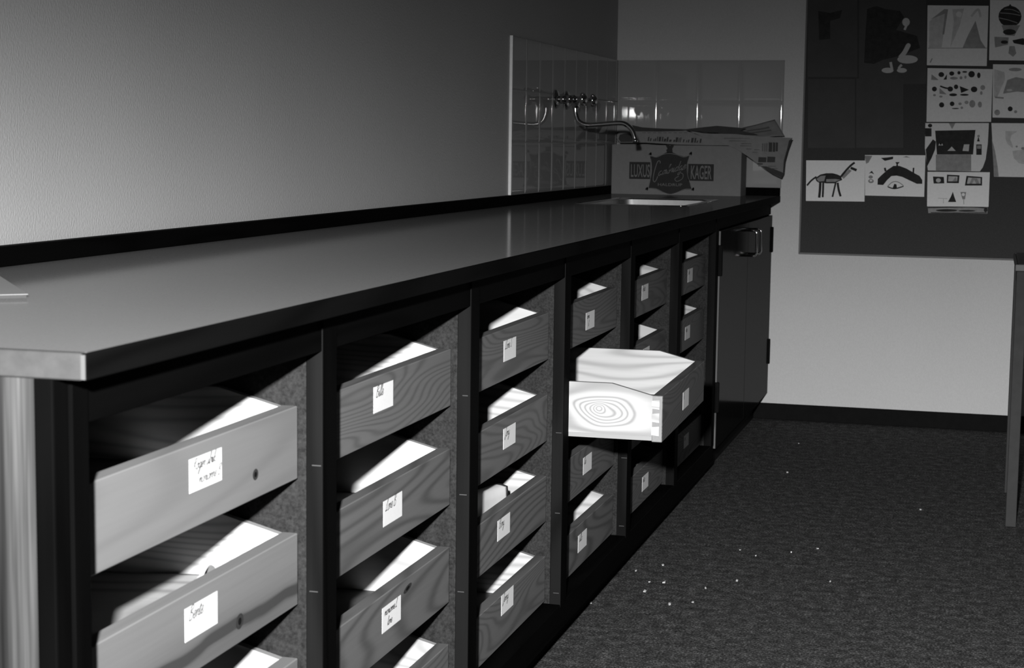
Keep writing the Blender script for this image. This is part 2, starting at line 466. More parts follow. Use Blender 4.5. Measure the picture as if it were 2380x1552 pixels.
# sink
sk = thing('sink', ((SX0 + SX1) / 2, (SY0 + SY1) / 2, H), 'stainless steel sink bowl sunk into the worktop beside the carton', 'sink')
def rrect(x0, x1, y0, y1, r, n=6):
    out = []
    for cx, cy, a0 in ((x1 - r, y1 - r, 0), (x0 + r, y1 - r, 90), (x0 + r, y0 + r, 180), (x1 - r, y0 + r, 270)):
        for k in range(n + 1):
            a = math.radians(a0 + 90 * k / n); out.append((cx + r * math.cos(a), cy + r * math.sin(a)))
    return out
levels = [(-0.012, 0.0004, 0.02), (-0.012, 0.0016, 0.02), (0.002, 0.0016, 0.035), (0.006, -0.003, 0.04), (0.010, -0.11, 0.05), (0.03, -0.145, 0.06), (0.06, -0.15, 0.06)]
def sink_rings(lv):
    bm = bmesh.new(); rings = []
    for off, dz, r in lv:
        rings.append([bm.verts.new((x, y, H + dz)) for x, y in rrect(SX0 + off, SX1 - off, SY0 + off, SY1 - off, r)])
    for a, b_ in zip(rings, rings[1:]):
        for k in range(len(a)):
            f = bm.faces.new((a[k], a[(k + 1) % len(a)], b_[(k + 1) % len(a)], b_[k])); f.smooth = True
    return bm, rings
bm, _ = sink_rings(levels[:4])
finish('rim', bm, M['chrome'], sk)
bm, rings = sink_rings(levels[3:])
bm.faces.new(rings[-1])
finish('bowl', bm, M['steel'], sk)
bm = bmesh.new(); add_lathe(bm, ((SX0 + SX1) / 2, (SY0 + SY1) / 2, H - 0.15), (0, 0, 1), [(0.0005, 0.04), (0.003, 0.04), (0.003, 0.03), (0.001, 0.028), (0.001, 0.001)], 20)
finish('drain', bm, M['chrome'], sk)

# wall tap
tp = thing('wall_tap', (0.008, 4.0, 1.112), 'chrome wall mounted mixer tap with two handles and swan neck spout', 'tap')
ZT = 1.112
bm = bmesh.new()
add_lathe(bm, (0.055, 3.906, ZT), (0, 1, 0), [(0, 0.0005), (0.001, 0.0045), (0.004, 0.0095), (0.009, 0.0125), (0.179, 0.0125), (0.184, 0.0095), (0.187, 0.0045), (0.188, 0.0005)], 18)
add_lathe(bm, (0.055, 4.0, ZT), (0, 0, -1), [(0.0, 0.015), (0.012, 0.015), (0.018, 0.012), (0.026, 0.012)], 16)
finish('body', bm, M['chrome'], tp)
for y in (3.93, 4.07):
    bm = bmesh.new(); add_tube(bm, [(TT, y, ZT), (0.05, y, ZT)], 0.011, 14)
    add_lathe(bm, (TT + 0.0005, y, ZT), (1, 0, 0), [(0, 0.030), (0.003, 0.030), (0.008, 0.024), (0.012, 0.013)], 20)
    finish('wall_union', bm, M['chrome'], tp)
    bm = bmesh.new()
    add_lathe(bm, (0.058, y, ZT), (1, 0, 0), [(0, 0.013), (0.012, 0.013), (0.015, 0.009), (0.028, 0.008), (0.030, 0.018), (0.035, 0.021), (0.041, 0.0195), (0.046, 0.016), (0.050, 0.010), (0.052, 0.004), (0.0525, 0.0003)], 18)
    for k in range(4):
        a = math.pi / 4 + k * math.pi / 2
        d = Vector((0, math.cos(a), math.sin(a)))
        c = Vector((0.097, y, ZT))
        add_tube(bm, [c + d * 0.01, c + d * 0.024], [0.006, 0.0045], 8)
    finish('handle', bm, M['chrome'], tp)
bm = bmesh.new()
sp = catmull([(0.055, 4.0, 1.090), (0.056, 4.0, 1.070), (0.066, 4.0, 1.046), (0.090, 4.0, 1.035), (0.130, 4.0, 1.036), (0.190, 4.0, 1.041), (0.215, 4.0, 1.038), (0.235, 4.0, 1.022), (0.244, 4.0, 1.003), (0.247, 4.0, 0.990)], 6)
add_tube(bm, sp, 0.0075, 14)
add_lathe(bm, (0.247, 4.0, 0.994), (0.1, 0, -1), [(0, 0.0085), (0.012, 0.0090), (0.013, 0.006)], 14)
finish('spout', bm, M['chrome'], tp)

# ------------------------------------------------------------------ drawer cabinet
S = 0.571
NEAR = [0.604, 1.205, 1.803, 2.403, 3.001, 3.603]
ST = 0.044
cab = thing('drawer_cabinet', (0.30, 1.8, 0.0), 'long low dark cabinet with open columns of labelled drawers under the worktop', 'cabinet')
box('end_panel', 0.012, 0.549, 0.003, 0.027, 0.0, 0.777, M['veneer'], cab, bev=0.0008)
box('end_panel_edging', 0.549, S - 0.003, 0.002, 0.028, 0.0, 0.777, M['darkwood_z'], cab, bev=0.002, seg=2)
box('stile', 0.545, S, 0.028, 0.056, 0.06, 0.777, M['darkwood_z'], cab, bev=0.001)
def stile(n):
    bm = bmesh.new(); add_box(bm, 0.549, S, n, n + ST, 0.105, 0.777, 0, 0.0008)
    for f in bm.faces:
        if f.normal.y < -0.9: f.material_index = 1
    return finish('stile', bm, [M['darkwood_z'], M['stile_side']], cab)
for n in NEAR:
    stile(n)
    box('divider', 0.02, 0.549, n + 0.0012, n + ST - 0.0012, 0.06, 0.776, M['particle'], cab, bev=0)
box('top_rail', 0.530, S - 0.002, 0.056, NEAR[-1] + ST, 0.731, 0.777, M['darkwood'], cab, bev=0.001)
box('bottom_rail', 0.500, S - 0.001, 0.056, NEAR[-1] + ST, 0.060, 0.111, M['darkwood'], cab, bev=0.0015)
box('base_board', 0.02, 0.500, 0.028, NEAR[-1], 0.060, 0.080, M['darkwood'], cab, bev=0)
box('back_panel', 0.004, 0.016, 0.003, NEAR[-1] + ST, 0.06, 0.776, M['darkwood'], cab, bev=0)
box('toe_kick', 0.507, 0.527, 0.028, NEAR[-1] + ST, 0.0, 0.060, M['toe'], cab, bev=0)
# pale peg slots worn into the flanks of the uprights, one per drawer level
for n in NEAR[:4]:
    for zz in (0.594, 0.440, 0.287, 0.133):
        if n > 1.5 and zz > 0.5: continue
        x0 = 0.552 + random.uniform(0, 0.006)
        box('peg', x0, x0 + random.uniform(0.008, 0.013), n - 0.0004, n + 0.002, zz - 0.0007, zz + 0.0007, M['edge_end'], cab, bev=0)
# runners
for b in range(6):
    y0 = 0.027 if b == 0 else NEAR[b - 1] + ST - 0.0012
    y1 = NEAR[b] + 0.0012
    for r in range(4):
        zb = 0.578 - 0.1537 * r
        for ya, yb in ((y0, y0 + 0.014), (y1 - 0.014, y1)):
            box('runner', 0.03, 0.515, ya, yb, zb - 0.008, zb + 0.0005, M['darkwood'], cab, bev=0)

# single-stroke handwriting (unit x-height, cursive slant applied later)
GL = {
 'a': ([[(.55, .85), (.3, 1), (.05, .6), (.1, .1), (.35, .05), (.55, .5), (.6, .95), (.55, .2), (.75, .1)]], .75),
 'b': ([[(0, .3), (.25, 1.6), (.35, 2), (.2, 1.9), (.1, .6), (.15, .05), (.45, .1), (.5, .6), (.25, .8)]], .65),
 'c': ([[(.5, .85), (.3, 1), (.05, .6), (.1, .1), (.35, 0), (.6, .25)]], .6),
 'd': ([[(.52, .8), (.3, 1), (.05, .6), (.1, .1), (.35, .05), (.55, .5)], [(.62, 2.15), (.60, 1.4), (.57, .7), (.57, .15), (.78, .1)]], .80),
 'e': ([[(0, .35), (.4, .6), (.4, .95), (.2, 1), (.05, .5), (.15, .05), (.4, .05), (.6, .35)]], .6),
 'g': ([[(.55, .85), (.3, 1), (.05, .6), (.1, .15), (.35, .1), (.55, .6), (.6, 1), (.5, -.6), (.3, -1), (.1, -.7), (.5, -.1), (.75, .2)]], .75),
 'i': ([[(0, .3), (.15, 1), (.12, .15), (.25, 0), (.4, .3)], [(.2, 1.45), (.22, 1.5)]], .4),
 'j': ([[(.1, .6), (.25, 1), (.15, -.6), (0, -1), (-.1, -.7), (.2, -.1), (.4, .2)], [(.28, 1.45), (.3, 1.5)]], .4),
 'k': ([[(0, .3), (.25, 1.7), (.3, 2), (.15, 1.8), (.05, 0)], [(.45, .95), (.1, .5), (.5, 0), (.65, .25)]], .65),
 'l': ([[(0, .3), (.25, 1.5), (.3, 2), (.15, 1.9), (.1, .3), (.2, 0), (.4, .3)]], .4),
 'm': ([[(0, .4), (.1, 1), (.1, 0)], [(.1, .5), (.3, 1), (.4, .8), (.4, 0)], [(.4, .5), (.6, 1), (.7, .8), (.7, .1), (.9, .2)]], .9),
 'n': ([[(0, .4), (.1, 1), (.1, 0)], [(.1, .5), (.35, 1), (.47, .8), (.47, .1), (.65, .2)]], .65),
 'o': ([[(.35, 1), (.05, .6), (.1, .1), (.35, 0), (.55, .5), (.35, 1), (.7, .8)]], .68),
 'r': ([[(0, .4), (.12, 1.05), (.15, .85), (.4, .95), (.32, .2), (.55, .2)]], .52),
 's': ([[(0, .3), (.3, 1.05), (.35, .5), (.3, 0), (.05, .1)], [(.3, 0), (.5, .3)]], .5),
 't': ([[(0, .4), (.22, 1.6), (.15, .2), (.3, 0), (.45, .3)], [(0, 1.1), (.45, 1.2)]], .45),
 'u': ([[(0, .9), (.05, .2), (.25, 0), (.45, .4), (.5, .95), (.5, .2), (.7, .2)]], .7),
 'v': ([[(0, .8), (.1, 1), (.2, 0), (.5, .95), (.65, .85)]], .62),
 'y': ([[(0, .9), (.05, .3), (.25, .1), (.45, .5), (.5, 1), (.4, -.6), (.2, -1), (.05, -.7), (.5, 0), (.65, .2)]], .65),
 'B': ([[(.1, 1.9), (.05, 0)], [(-.05, 1.7), (.4, 2), (.6, 1.6), (.15, 1.1), (.65, .8), (.6, .1), (.1, 0)]], .85),
 'C': ([[(.8, 1.6), (.6, 2), (.2, 1.5), (0, .6), (.15, -.1), (.5, 0), (.85, .5)]], .9),
 'J': ([[(.1, 1.7), (.5, 2), (.4, .5), (.2, -.6), (0, -.4), (.4, .1), (.6, .3)]], .65),
 'L': ([[(.1, .9), (.4, 1.9), (.3, 2), (.2, 1), (.1, 0), (-.1, .1), (.3, .1), (.6, .0)]], .65),
 'R': ([[(.1, 1.9), (0, 0)], [(-.05, 1.7), (.4, 2), (.6, 1.6), (.15, 1), (.4, .5), (.7, 0)]], .8),
 'S': ([[(.6, 1.7), (.4, 2), (.15, 1.6), (.5, .8), (.4, .1), (.05, .1)]], .7),
 'T': ([[(0, 1.8), (.4, 2), (.8, 1.9)], [(.4, 1.95), (.3, .3), (.15, 0), (0, .3)]], .75),
 ' ': ([], .45), '.': ([[(.05, 0), (.1, .05)]], .25),
}
def ribbon(bm, pts, w, tomap, mi):
    """pts 2-D; flat pen stroke"""
    P = [Vector((p[0], p[1])) for p in pts]
    vl = []
    for i, p in enumerate(P):
        d = P[min(i + 1, len(P) - 1)] - P[max(i - 1, 0)]
        if d.length < 1e-9: d = Vector((1, 0))
        d.normalize(); nrm = Vector((-d.y, d.x)) * w / 2
        vl.append((bm.verts.new(tomap(p + nrm)), bm.verts.new(tomap(p - nrm))))
    for a, b_ in zip(vl, vl[1:]):
        try:
            f = bm.faces.new((a[0], a[1], b_[1], b_[0])); f.material_index = mi
        except ValueError: pass
def script(bm, text, ox, oy, xh, tomap, mi, pen=0.0008, slant=0.35, rise=0.0, cond=1.0):
    x = 0.0
    for ch in text:
        strokes, adv = GL.get(ch, GL['n'])
        for s in strokes:
            pts = catmull([(x + p[0], p[1], 0) for p in s], 4)
            q = [(ox + (p.x + p.y * slant) * xh * cond, oy + p.y * xh + rise * (p.x * xh * cond)) for p in pts]
            ribbon(bm, q, pen, tomap, mi)
        x += adv
    return x * xh * cond

def polyfill(bm, pts, tomap, mi):
    vs_ = [bm.verts.new(tomap(Vector((p[0], p[1])))) for p in pts]
    es = [bm.edges.new((vs_[i], vs_[(i + 1) % len(vs_)])) for i in range(len(vs_))]
    r = bmesh.ops.triangle_fill(bm, edges=es, use_beauty=True)
    for f in r['geom']:
        if isinstance(f, bmesh.types.BMFace): f.material_index = mi
def disc(c, rx, ry, n=16, rot=0.0):
    cr, sr = math.cos(rot), math.sin(rot)
    return [(c[0] + rx * math.cos(2 * math.pi * k / n) * cr - ry * math.sin(2 * math.pi * k / n) * sr,
             c[1] + rx * math.cos(2 * math.pi * k / n) * sr + ry * math.sin(2 * math.pi * k / n) * cr) for k in range(n)]

DH = 0.088
DX = 0.5415
TEXT = {(0, 0): ['Roger ulrik', 'marianne B'], (0, 1): ['Bente'], (0, 2): ['Anne'], (1, 0): ['Bille'], (1, 1): ['Lone B'], (1, 2): ['marianne L', 'lone'],
        (2, 0): ['Lone S'], (2, 1): ['Jony'], (2, 2): ['Bony'], (2, 3): ['Jenny'], (3, 0): ['anni', 'b'], (3, 1): ['b'], (3, 2): ['lis'], (3, 3): ['ulla'], (4, 0): ['brita'], (4, 3): ['rita'],
        (5, 0): ['kim'], (5, 1): ['tina']}
LPOS = {(0, 0): (.348, .634), (0, 1): (.335, .480), (1, 0): (.895, .635), (1, 1): (.935, .472), (1, 2): (.932, .323), (2, 0): (1.529, .628), (2, 1): (1.533, .477),
        (2, 2): (1.504, .324), (2, 3): (1.533, .187), (3, 0): (2.138, .619), (3, 2): (2.136, .321), (3, 3): (2.102, .166), (4, 0): (2.713, .630), (4, 3): (2.766, .163),
        (5, 0): (3.344, .625), (5, 1): (3.323, .470)}
MESH = {}
def drawer(b, r):
    y0 = 0.061 if b == 0 else NEAR[b - 1] + ST + 0.005
    y1 = NEAR[b] - 0.008
    w = y1 - y0
    zb = 0.578 - 0.1537 * r
    org = Vector((DX, y0, zb))
    if b == 0: mt = M['pale2'] if r == 1 else M['pale1']
    else: mt = M['teak2'] if (b, r) in ((1, 2), (2, 2), (1, 1), (3, 3)) else M['teak']
    # local frame: x=0 front face, y 0..w, z 0..DH
    T = lambda bmx: bmx
    bm = bmesh.new()
    add_box(bm, -0.020, 0, 0, w, 0, DH, 0, 0.0012)
    bm.faces.ensure_lookup_table()
    for f in bm.faces:
        if f.normal.z > 0.9 and b > 0: f.material_index = 1
        if f.normal.y < -0.9: f.material_index = 2
    bmesh.ops.translate(bm, verts=bm.verts, vec=org)
    d = finish('drawer', bm, [mt, M['teak_top'], M['pine_end']], cab, loc=org)
    key = round(w, 4)
    opened = (b, r) == (3, 1)
    def sub(name, bmx, mats):
        bmesh.ops.translate(bmx, verts=bmx.verts, vec=org)
        return finish(name, bmx, mats, d, loc=org)
    # sides: taller than the front, sloping down to it
    DEPTH = 0.47
    prof = [(-0.0185, 0.011), (-0.0185, DH - 0.001), (-0.097, DH + 0.019), (-DEPTH, DH + 0.019), (-DEPTH, 0.011)]
    for side in (0, 1):
        ya, yb = (0.0003, 0.0105) if side == 0 else (w - 0.0105, w - 0.0003)
        bmx = bmesh.new()
        v0 = [bmx.verts.new((x, ya, z)) for x, z in prof]; v1 = [bmx.verts.new((x, yb, z)) for x, z in prof]
        bmx.faces.new(v0); bmx.faces.new(list(reversed(v1)))
        for k in range(len(prof)):
            f = bmx.faces.new((v0[k], v1[k], v1[(k + 1) % len(prof)], v0[(k + 1) % len(prof)]))
            f.material_index = 1
        sub('side_board', bmx, [M['pine_knot'] if (opened and side == 0) else M['pine'], M['pine_edge']])
    bmx = bmesh.new(); add_box(bmx, -DEPTH, -DEPTH + 0.012, 0.0105, w - 0.0105, 0.011, DH + 0.010); sub('back_board', bmx, M['pine'])
    bmx = bmesh.new(); add_box(bmx, -DEPTH, -0.014, 0.0008, w - 0.0008, 0.0025, 0.0108)
    for f in bmx.faces:
        if abs(f.normal.z) > 0.9: f.material_index = 1
    sub('bottom_board', bmx, [M['pine_edge'], M['hardboard']])
    if opened:
        for zc in (0.071, 0.046, 0.021):     # dovetail tails let into the drawer front, pins between them
            bmx = bmesh.new()
            pts = [(-0.0205, zc - 0.0075), (-0.006, zc - 0.0090), (-0.006, zc + 0.0090), (-0.0205, zc + 0.0075)]
            v0 = [bmx.verts.new((x, -0.0006, z)) for x, z in pts]; v1 = [bmx.verts.new((x, 0.004, z)) for x, z in pts]
            bmx.faces.new(v0); bmx.faces.new(list(reversed(v1)))
            for k in range(4): bmx.faces.new((v0[k], v1[k], v1[(k + 1) % 4], v0[(k + 1) % 4]))
            sub('dovetail', bmx, M['pine'])
    # name label
    ly, lz = LPOS.get((b, r), ((y0 + y1) / 2 + random.uniform(-.03, .03), zb + 0.052))
    if opened: ly, lz = y0 + 0.285, zb + 0.042
    ly -= y0; lz -= zb
    LW, LH = 0.077, 0.0355
    bmx = bmesh.new(); add_box(bmx, 0.0, 0.0004, ly - LW / 2, ly + LW / 2, lz - LH / 2, lz + LH / 2)
    tm = lambda p: Vector((0.0007, p.x, p.y))
    lines = TEXT.get((b, r), ['nn'])
    for k, tx in enumerate(lines):
        wid = sum(GL.get(c, GL['n'])[1] for c in tx)
        xh = min(0.0076 if len(lines) == 1 else 0.0058, 0.064 / wid)
        if len(lines) == 1: oy = lz + 0.003
        else: oy = lz + (0.005 if k == 0 else -0.011)
        cond = 1.0 if wid * xh > 0.04 else 1.4
        script(bmx, tx, ly - LW / 2 + 0.008 + 0.012 * k, oy, xh, tm, 1 if b > 0 or k == 0 else 2, pen=0.0012, slant=0.32, rise=0.02, cond=cond)
    sub('name_label', bmx, [M['label'], M['ink'], M['ink_soft']])
    def knot(ky, kz, ry, rz, rot=0.0):
        bmx = bmesh.new(); polyfill(bmx, disc((ky - y0, kz - zb), ry, rz, 16, rot), lambda p: Vector((0.0003, p.x, p.y)), 0)
        polyfill(bmx, disc((ky - y0, kz - zb), ry * .45, rz * .5, 12, rot), lambda p: Vector((0.0005, p.x, p.y)), 1)
        sub('knot', bmx, [M['knot'], M['stile_side']])
    if (b, r) == (0, 0): knot(.474, .606, .0075, .0065)
    if (b, r) == (0, 1): knot(.430, .449, .010, .0085, .3)
    if (b, r) == (1, 2): knot(1.000, .343, .018, .0045, .15)
    if opened:
        d.location = d.location + Vector((0.750 - DX, -0.006, 0.001))
        d.rotation_euler = (0, 0, 0.0195)
        tag(d, 'drawer pulled far out, pale dovetailed sides showing')
    return d
for b in range(6):
    for r in range(4): drawer(b, r)

# things lying in the drawers
def sheet_mesh(name, grid, mats, label, cat, group=None, th=0.0006):
    bm = bmesh.new()
    vv = [[bm.verts.new(p) for p in row] for row in grid]
    for i in range(len(vv) - 1):
        for j in range(len(vv[0]) - 1):
            f = bm.faces.new((vv[i][j], vv[i][j + 1], vv[i + 1][j + 1], vv[i + 1][j])); f.smooth = True
    o = finish(name, bm, mats, None, loc=Vector(grid[0][0]))
    sm = o.modifiers.new('solid', 'SOLIDIFY'); sm.thickness = th; sm.offset = 0
    return tag(o, label, cat, group)
g3 = []
for i in range(10):
    row = []
    for k in range(13):
        q = k / 12; y = 1.435 + 0.208 * q; zt = 0.391 - 0.025 * q - 0.004 * math.sin(q * 3.1)
        if i < 7:
            t = i / 6; row.append((0.517 - 0.008 * t - 0.004 * math.sin(q * 3.1), y, 0.284 + (zt - 0.284) * t))
        else:
            t = (i - 6) / 3; row.append((0.509 - 0.004 * math.sin(q * 3.1) - 0.026 * t, y + 0.004 * t, zt + 0.003 * math.sin(t * 2.6)))
    g3.append(row)
sheet_mesh('paper_sheet', g3, M['paper'], 'curved white sheet of paper standing in a drawer of the third column', 'paper')
g4 = []
for i in range(25):
    x = 0.10 + 0.415 * i / 24
    row = []
    for j in range(49):
        y = 0.300 + 0.280 * j / 48
        z = 0.450 + 0.004 * math.sin(y * 11 + 0.5) + 0.004 * math.sin(x * 17)
        fr = max(0.0, (x - 0.40) / 0.115)
        z += fr * fr * (0.066 * math.exp(-((y - 0.41) / 0.045) ** 2))
        row.append((x, y, z))
    g4.append(row)
M['grained'] = wood('grained_card', 0.50, 0.24, 'x', 0.6, 0.1, rings=9, low=0.8)
sheet_mesh('paper_sheet', g4, M['grained'], 'large grained sheet bulging over a pale drawer front with a knotty streak', 'paper', th=0.001)

# booklet at the near end of the worktop
bk = thing('booklet', (0.293, 0.417, H), 'pale booklet lying on the near end of the grey worktop', 'booklet')
def booklet():
    c = Vector((0.293, 0.417)); e1 = Vector((-0.626, 0.78)); e2 = Vector((-0.78, -0.626))
    for nm, z0, z1, m_, ins in (('cover', H + 0.0001, H + 0.0008, M['edge_shade'], 0.001), ('pages', H + 0.0008, H + 0.0042, M['edge_shade'], 0.0015), ('cover', H + 0.0042, H + 0.005, M['booklet'], 0)):  # lower cover and pages coloured dark: the edge's shade painted in
        q = [c + e1 * ins + e2 * ins, c + e1 * (0.26 - ins) + e2 * ins, c + e1 * (0.26 - ins) + e2 * (0.19 - ins), c + e1 * ins + e2 * (0.19 - ins)]
        bm = bmesh.new()
        a = [bm.verts.new((p.x, p.y, z0)) for p in q]; b_ = [bm.verts.new((p.x, p.y, z1)) for p in q]
        bm.faces.new(a); bm.faces.new(b_)
        for k in range(4): bm.faces.new((a[k], a[(k + 1) % 4], b_[(k + 1) % 4], b_[k]))
        finish(nm, bm, m_, bk)
booklet()

# ------------------------------------------------------------------ sink cabinet
sc_ = thing('sink_cabinet', (0.30, 4.25, 0.0), 'dark two door cupboard with chrome handles under the sink', 'cabinet')
Y0 = NEAR[-1] + ST; SEAM = 4.240; Y1 = L - 0.003
XD = 0.575
box('body', 0.02, 0.553, Y0, Y1, 0.062, 0.62, M['darkwood'], sc_, bev=0)
box('top_rail', 0.535, S - 0.002, Y0, Y1, 0.735, 0.777, M['darkwood'], sc_, bev=0.001)
box('stile', 0.540, S - 0.004, Y0 + 0.0005, Y0 + 0.012, 0.06, 0.735, M['darkwood_z'], sc_, bev=0)
box('toe_kick', 0.507, 0.527, Y0, Y1, 0.0, 0.062, M['toe'], sc_, bev=0)
def door(ya, yb, hy, hinge_y):
    bm = bmesh.new(); add_box(bm, 0.555, XD, ya, yb, 0.093, 0.731, 0, 0.001)
    for f in bm.faces:
        if f.normal.y < -0.9: f.material_index = 1
    org = Vector((XD, ya, 0.093))
    d = finish('door', bm, [M['door'], M['edge_corner']], sc_, loc=org)
    bm = bmesh.new()
    zc, hh, pr = 0.668, 0.040, 0.034
    pts = [(XD - 0.002, hy, zc + hh), (XD + pr - 0.010, hy, zc + hh)]
    for k in range(1, 6):
        a = math.radians(90 - 90 * k / 5); pts.append((XD + pr - 0.010 + 0.010 * math.cos(a), hy, zc + hh - 0.010 + 0.010 * math.sin(a)))
    for k in range(0, 6):
        a = math.radians(-90 * k / 5); pts.append((XD + pr - 0.010 + 0.010 * math.cos(a), hy, zc - hh + 0.010 + 0.010 * math.sin(a)))
    pts.append((XD - 0.002, hy, zc - hh))
    add_tube(bm, pts, 0.0038, 12)
    finish('handle', bm, M['chrome'], d, loc=org)
    for zc in (0.645, 0.245):
        bm = bmesh.new(); add_box(bm, 0.560, XD + 0.006, hinge_y - 0.006, hinge_y + 0.006, zc - 0.045, zc + 0.045, 0, 0.002)
        finish('hinge', bm, M['black'], d, loc=org)
door(Y0 + 0.014, SEAM - 0.002, SEAM - 0.055, Y0 + 0.016)
door(SEAM + 0.002, Y1, SEAM + 0.055, Y1 - 0.006)

# ------------------------------------------------------------------ carton with printed front, newspapers
BX0, BX1, BY0, BY1, BZ0, BZ1 = 0.0215, 0.481, 4.700, 4.832, H, 0.974
ct = thing('cardboard_box', ((BX0 + BX1) / 2, (BY0 + BY1) / 2, BZ0), 'cardboard carton printed with a crest and LUXUS KAGER beside the sink', 'box')
th = 0.004
box('front_panel', BX0, BX1, BY0, BY0 + th, BZ0, BZ1, M['card'], ct, bev=0.001)
box('back_panel', BX0, BX1, BY1 - th, BY1, BZ0, BZ1, M['card'], ct, bev=0.001)
box('side_panel', BX0, BX0 + th, BY0 + th, BY1 - th, BZ0, BZ1, M['card'], ct, bev=0)
box('side_panel', BX1 - th, BX1, BY0 + th, BY1 - th, BZ0, BZ1, M['card'], ct, bev=0)
box('bottom_panel', BX0 + th, BX1 - th, BY0 + th, BY1 - th, BZ0 + 0.0002, BZ0 + th, M['card'], ct, bev=0)
NP = lambda X, Y: on_wall(1380 + X / 4.958, 260 + Y / 4.958, BY0)
def txt(body, x0, x1, z0, z1, y, mi, bm, bold=0.0):
    """upright lettering between x0..x1, z0..z1 on the plane y"""
    c = bpy.data.curves.new('t', 'FONT'); c.body = body; c.size = 1.0; c.offset = bold; c.resolution_u = 3
    o = bpy.data.objects.new('t', c); COL.objects.link(o)
    dg = bpy.context.evaluated_depsgraph_get(); me = bpy.data.meshes.new_from_object(o.evaluated_get(dg))
    bpy.data.objects.remove(o); bpy.data.curves.remove(c)
    ex = [v.co.x for v in me.vertices]; ey = [v.co.y for v in me.vertices]
    a, b_, c_, d_ = min(ex), max(ex), min(ey), max(ey)
    for v in me.vertices:
        v.co = Vector((x0 + (v.co.x - a) / (b_ - a) * (x1 - x0), y, z0 + (v.co.y - c_) / (d_ - c_) * (z1 - z0)))
    n0 = len(bm.faces); bm.from_mesh(me); bpy.data.meshes.remove(me)
    bm.faces.ensure_lookup_table()
    for f in bm.faces[n0:]: f.material_index = mi
bm = bmesh.new()
yF = BY0
P1 = lambda p: Vector((p.x, yF - 0.0004, p.y)); P2 = lambda p: Vector((p.x, yF - 0.0008, p.y)); P3 = lambda p: Vector((p.x, yF - 0.0012, p.y))
a = NP(412, 575); b_ = NP(650, 775); polyfill(bm, [(a[0], a[1]), (b_[0], a[1]), (b_[0], b_[1]), (a[0], b_[1])], P1, 0)
a2 = NP(1090, 598); b2 = NP(1380, 798); polyfill(bm, [(a2[0], a2[1]), (b2[0], a2[1]), (b2[0], b2[1]), (a2[0], b2[1])], P1, 0)
q0 = NP(428, 750); q1 = NP(648, 605); txt('LUXUS', q0[0], q1[0], q0[1], q1[1], yF - 0.0009, 1, bm, 0.01)
q0 = NP(1118, 775); q1 = NP(1360, 620); txt('KAGER', q0[0], q1[0], q0[1], q1[1], yF - 0.0009, 1, bm, 0.01)
shield = [(650, 510), (720, 520), (790, 490), (840, 465), (905, 465), (960, 490), (1040, 515), (1105, 500), (1085, 560), (1080, 640), (1090, 740), (1115, 850), (1130, 895), (1050, 895), (960, 930), (880, 950), (800, 930), (720, 890), (630, 880), (650, 800), (665, 700), (665, 600)]
polyfill(bm, [NP(*p) for p in shield], P1, 0)
polyfill(bm, [NP(*p) for p in [(845, 470), (835, 440), (850, 425), (830, 385), (850, 375), (880, 390), (905, 375), (925, 390), (905, 425), (910, 470)]], P1, 0)
for (cx, cy) in ((650, 485), (1115, 480), (610, 885), (1140, 890)):
    polyfill(bm, disc(NP(cx, cy), 0.006, 0.004, 10, 0.6), P1, 0)
    polyfill(bm, disc(NP(cx + 8, cy), 0.003, 0.007, 10), P1, 0)
def line(pts, w, mi, P=P2): ribbon(bm, [(p.x, p.y) for p in catmull([(*NP(*q), 0) for q in pts], 4)], w, P, mi)
line([(640, 495), (720, 522), (800, 490), (875, 478), (960, 495), (1040, 520), (1120, 492)], 0.0018, 1)
line([(632, 880), (720, 885), (800, 925), (880, 948), (960, 928), (1050, 890), (1130, 890)], 0.0018, 1)
line([(1095, 540), (1075, 620), (1085, 740), (1130, 870)], 0.0016, 1)
line([(660, 540), (668, 640), (660, 740), (625, 860)], 0.0012, 1)
# script name in the shield, rising to the right, with a flourish
line([(768, 592), (762, 566), (738, 572), (712, 640), (690, 730), (686, 786), (702, 806), (724, 778), (736, 742)], 0.0024, 1, P3)
o0 = NP(738, 738)
script(bm, 'ambridge', o0[0], o0[1], 0.0162, P3, 1, pen=0.0019, slant=0.30, rise=0.27, cond=1.12)
line([(1050, 650), (985, 690), (1000, 700), (1030, 720), (1020, 770), (960, 800), (935, 770), (980, 740)], 0.0018, 1, P3)
q0 = NP(740, 852); q1 = NP(1020, 825); txt('HALDRUP', q0[0], q1[0], q0[1], q1[1], yF - 0.0009, 1, bm, 0.0)
finish('print', bm, [M['card_ink'], M['card_light']], ct)

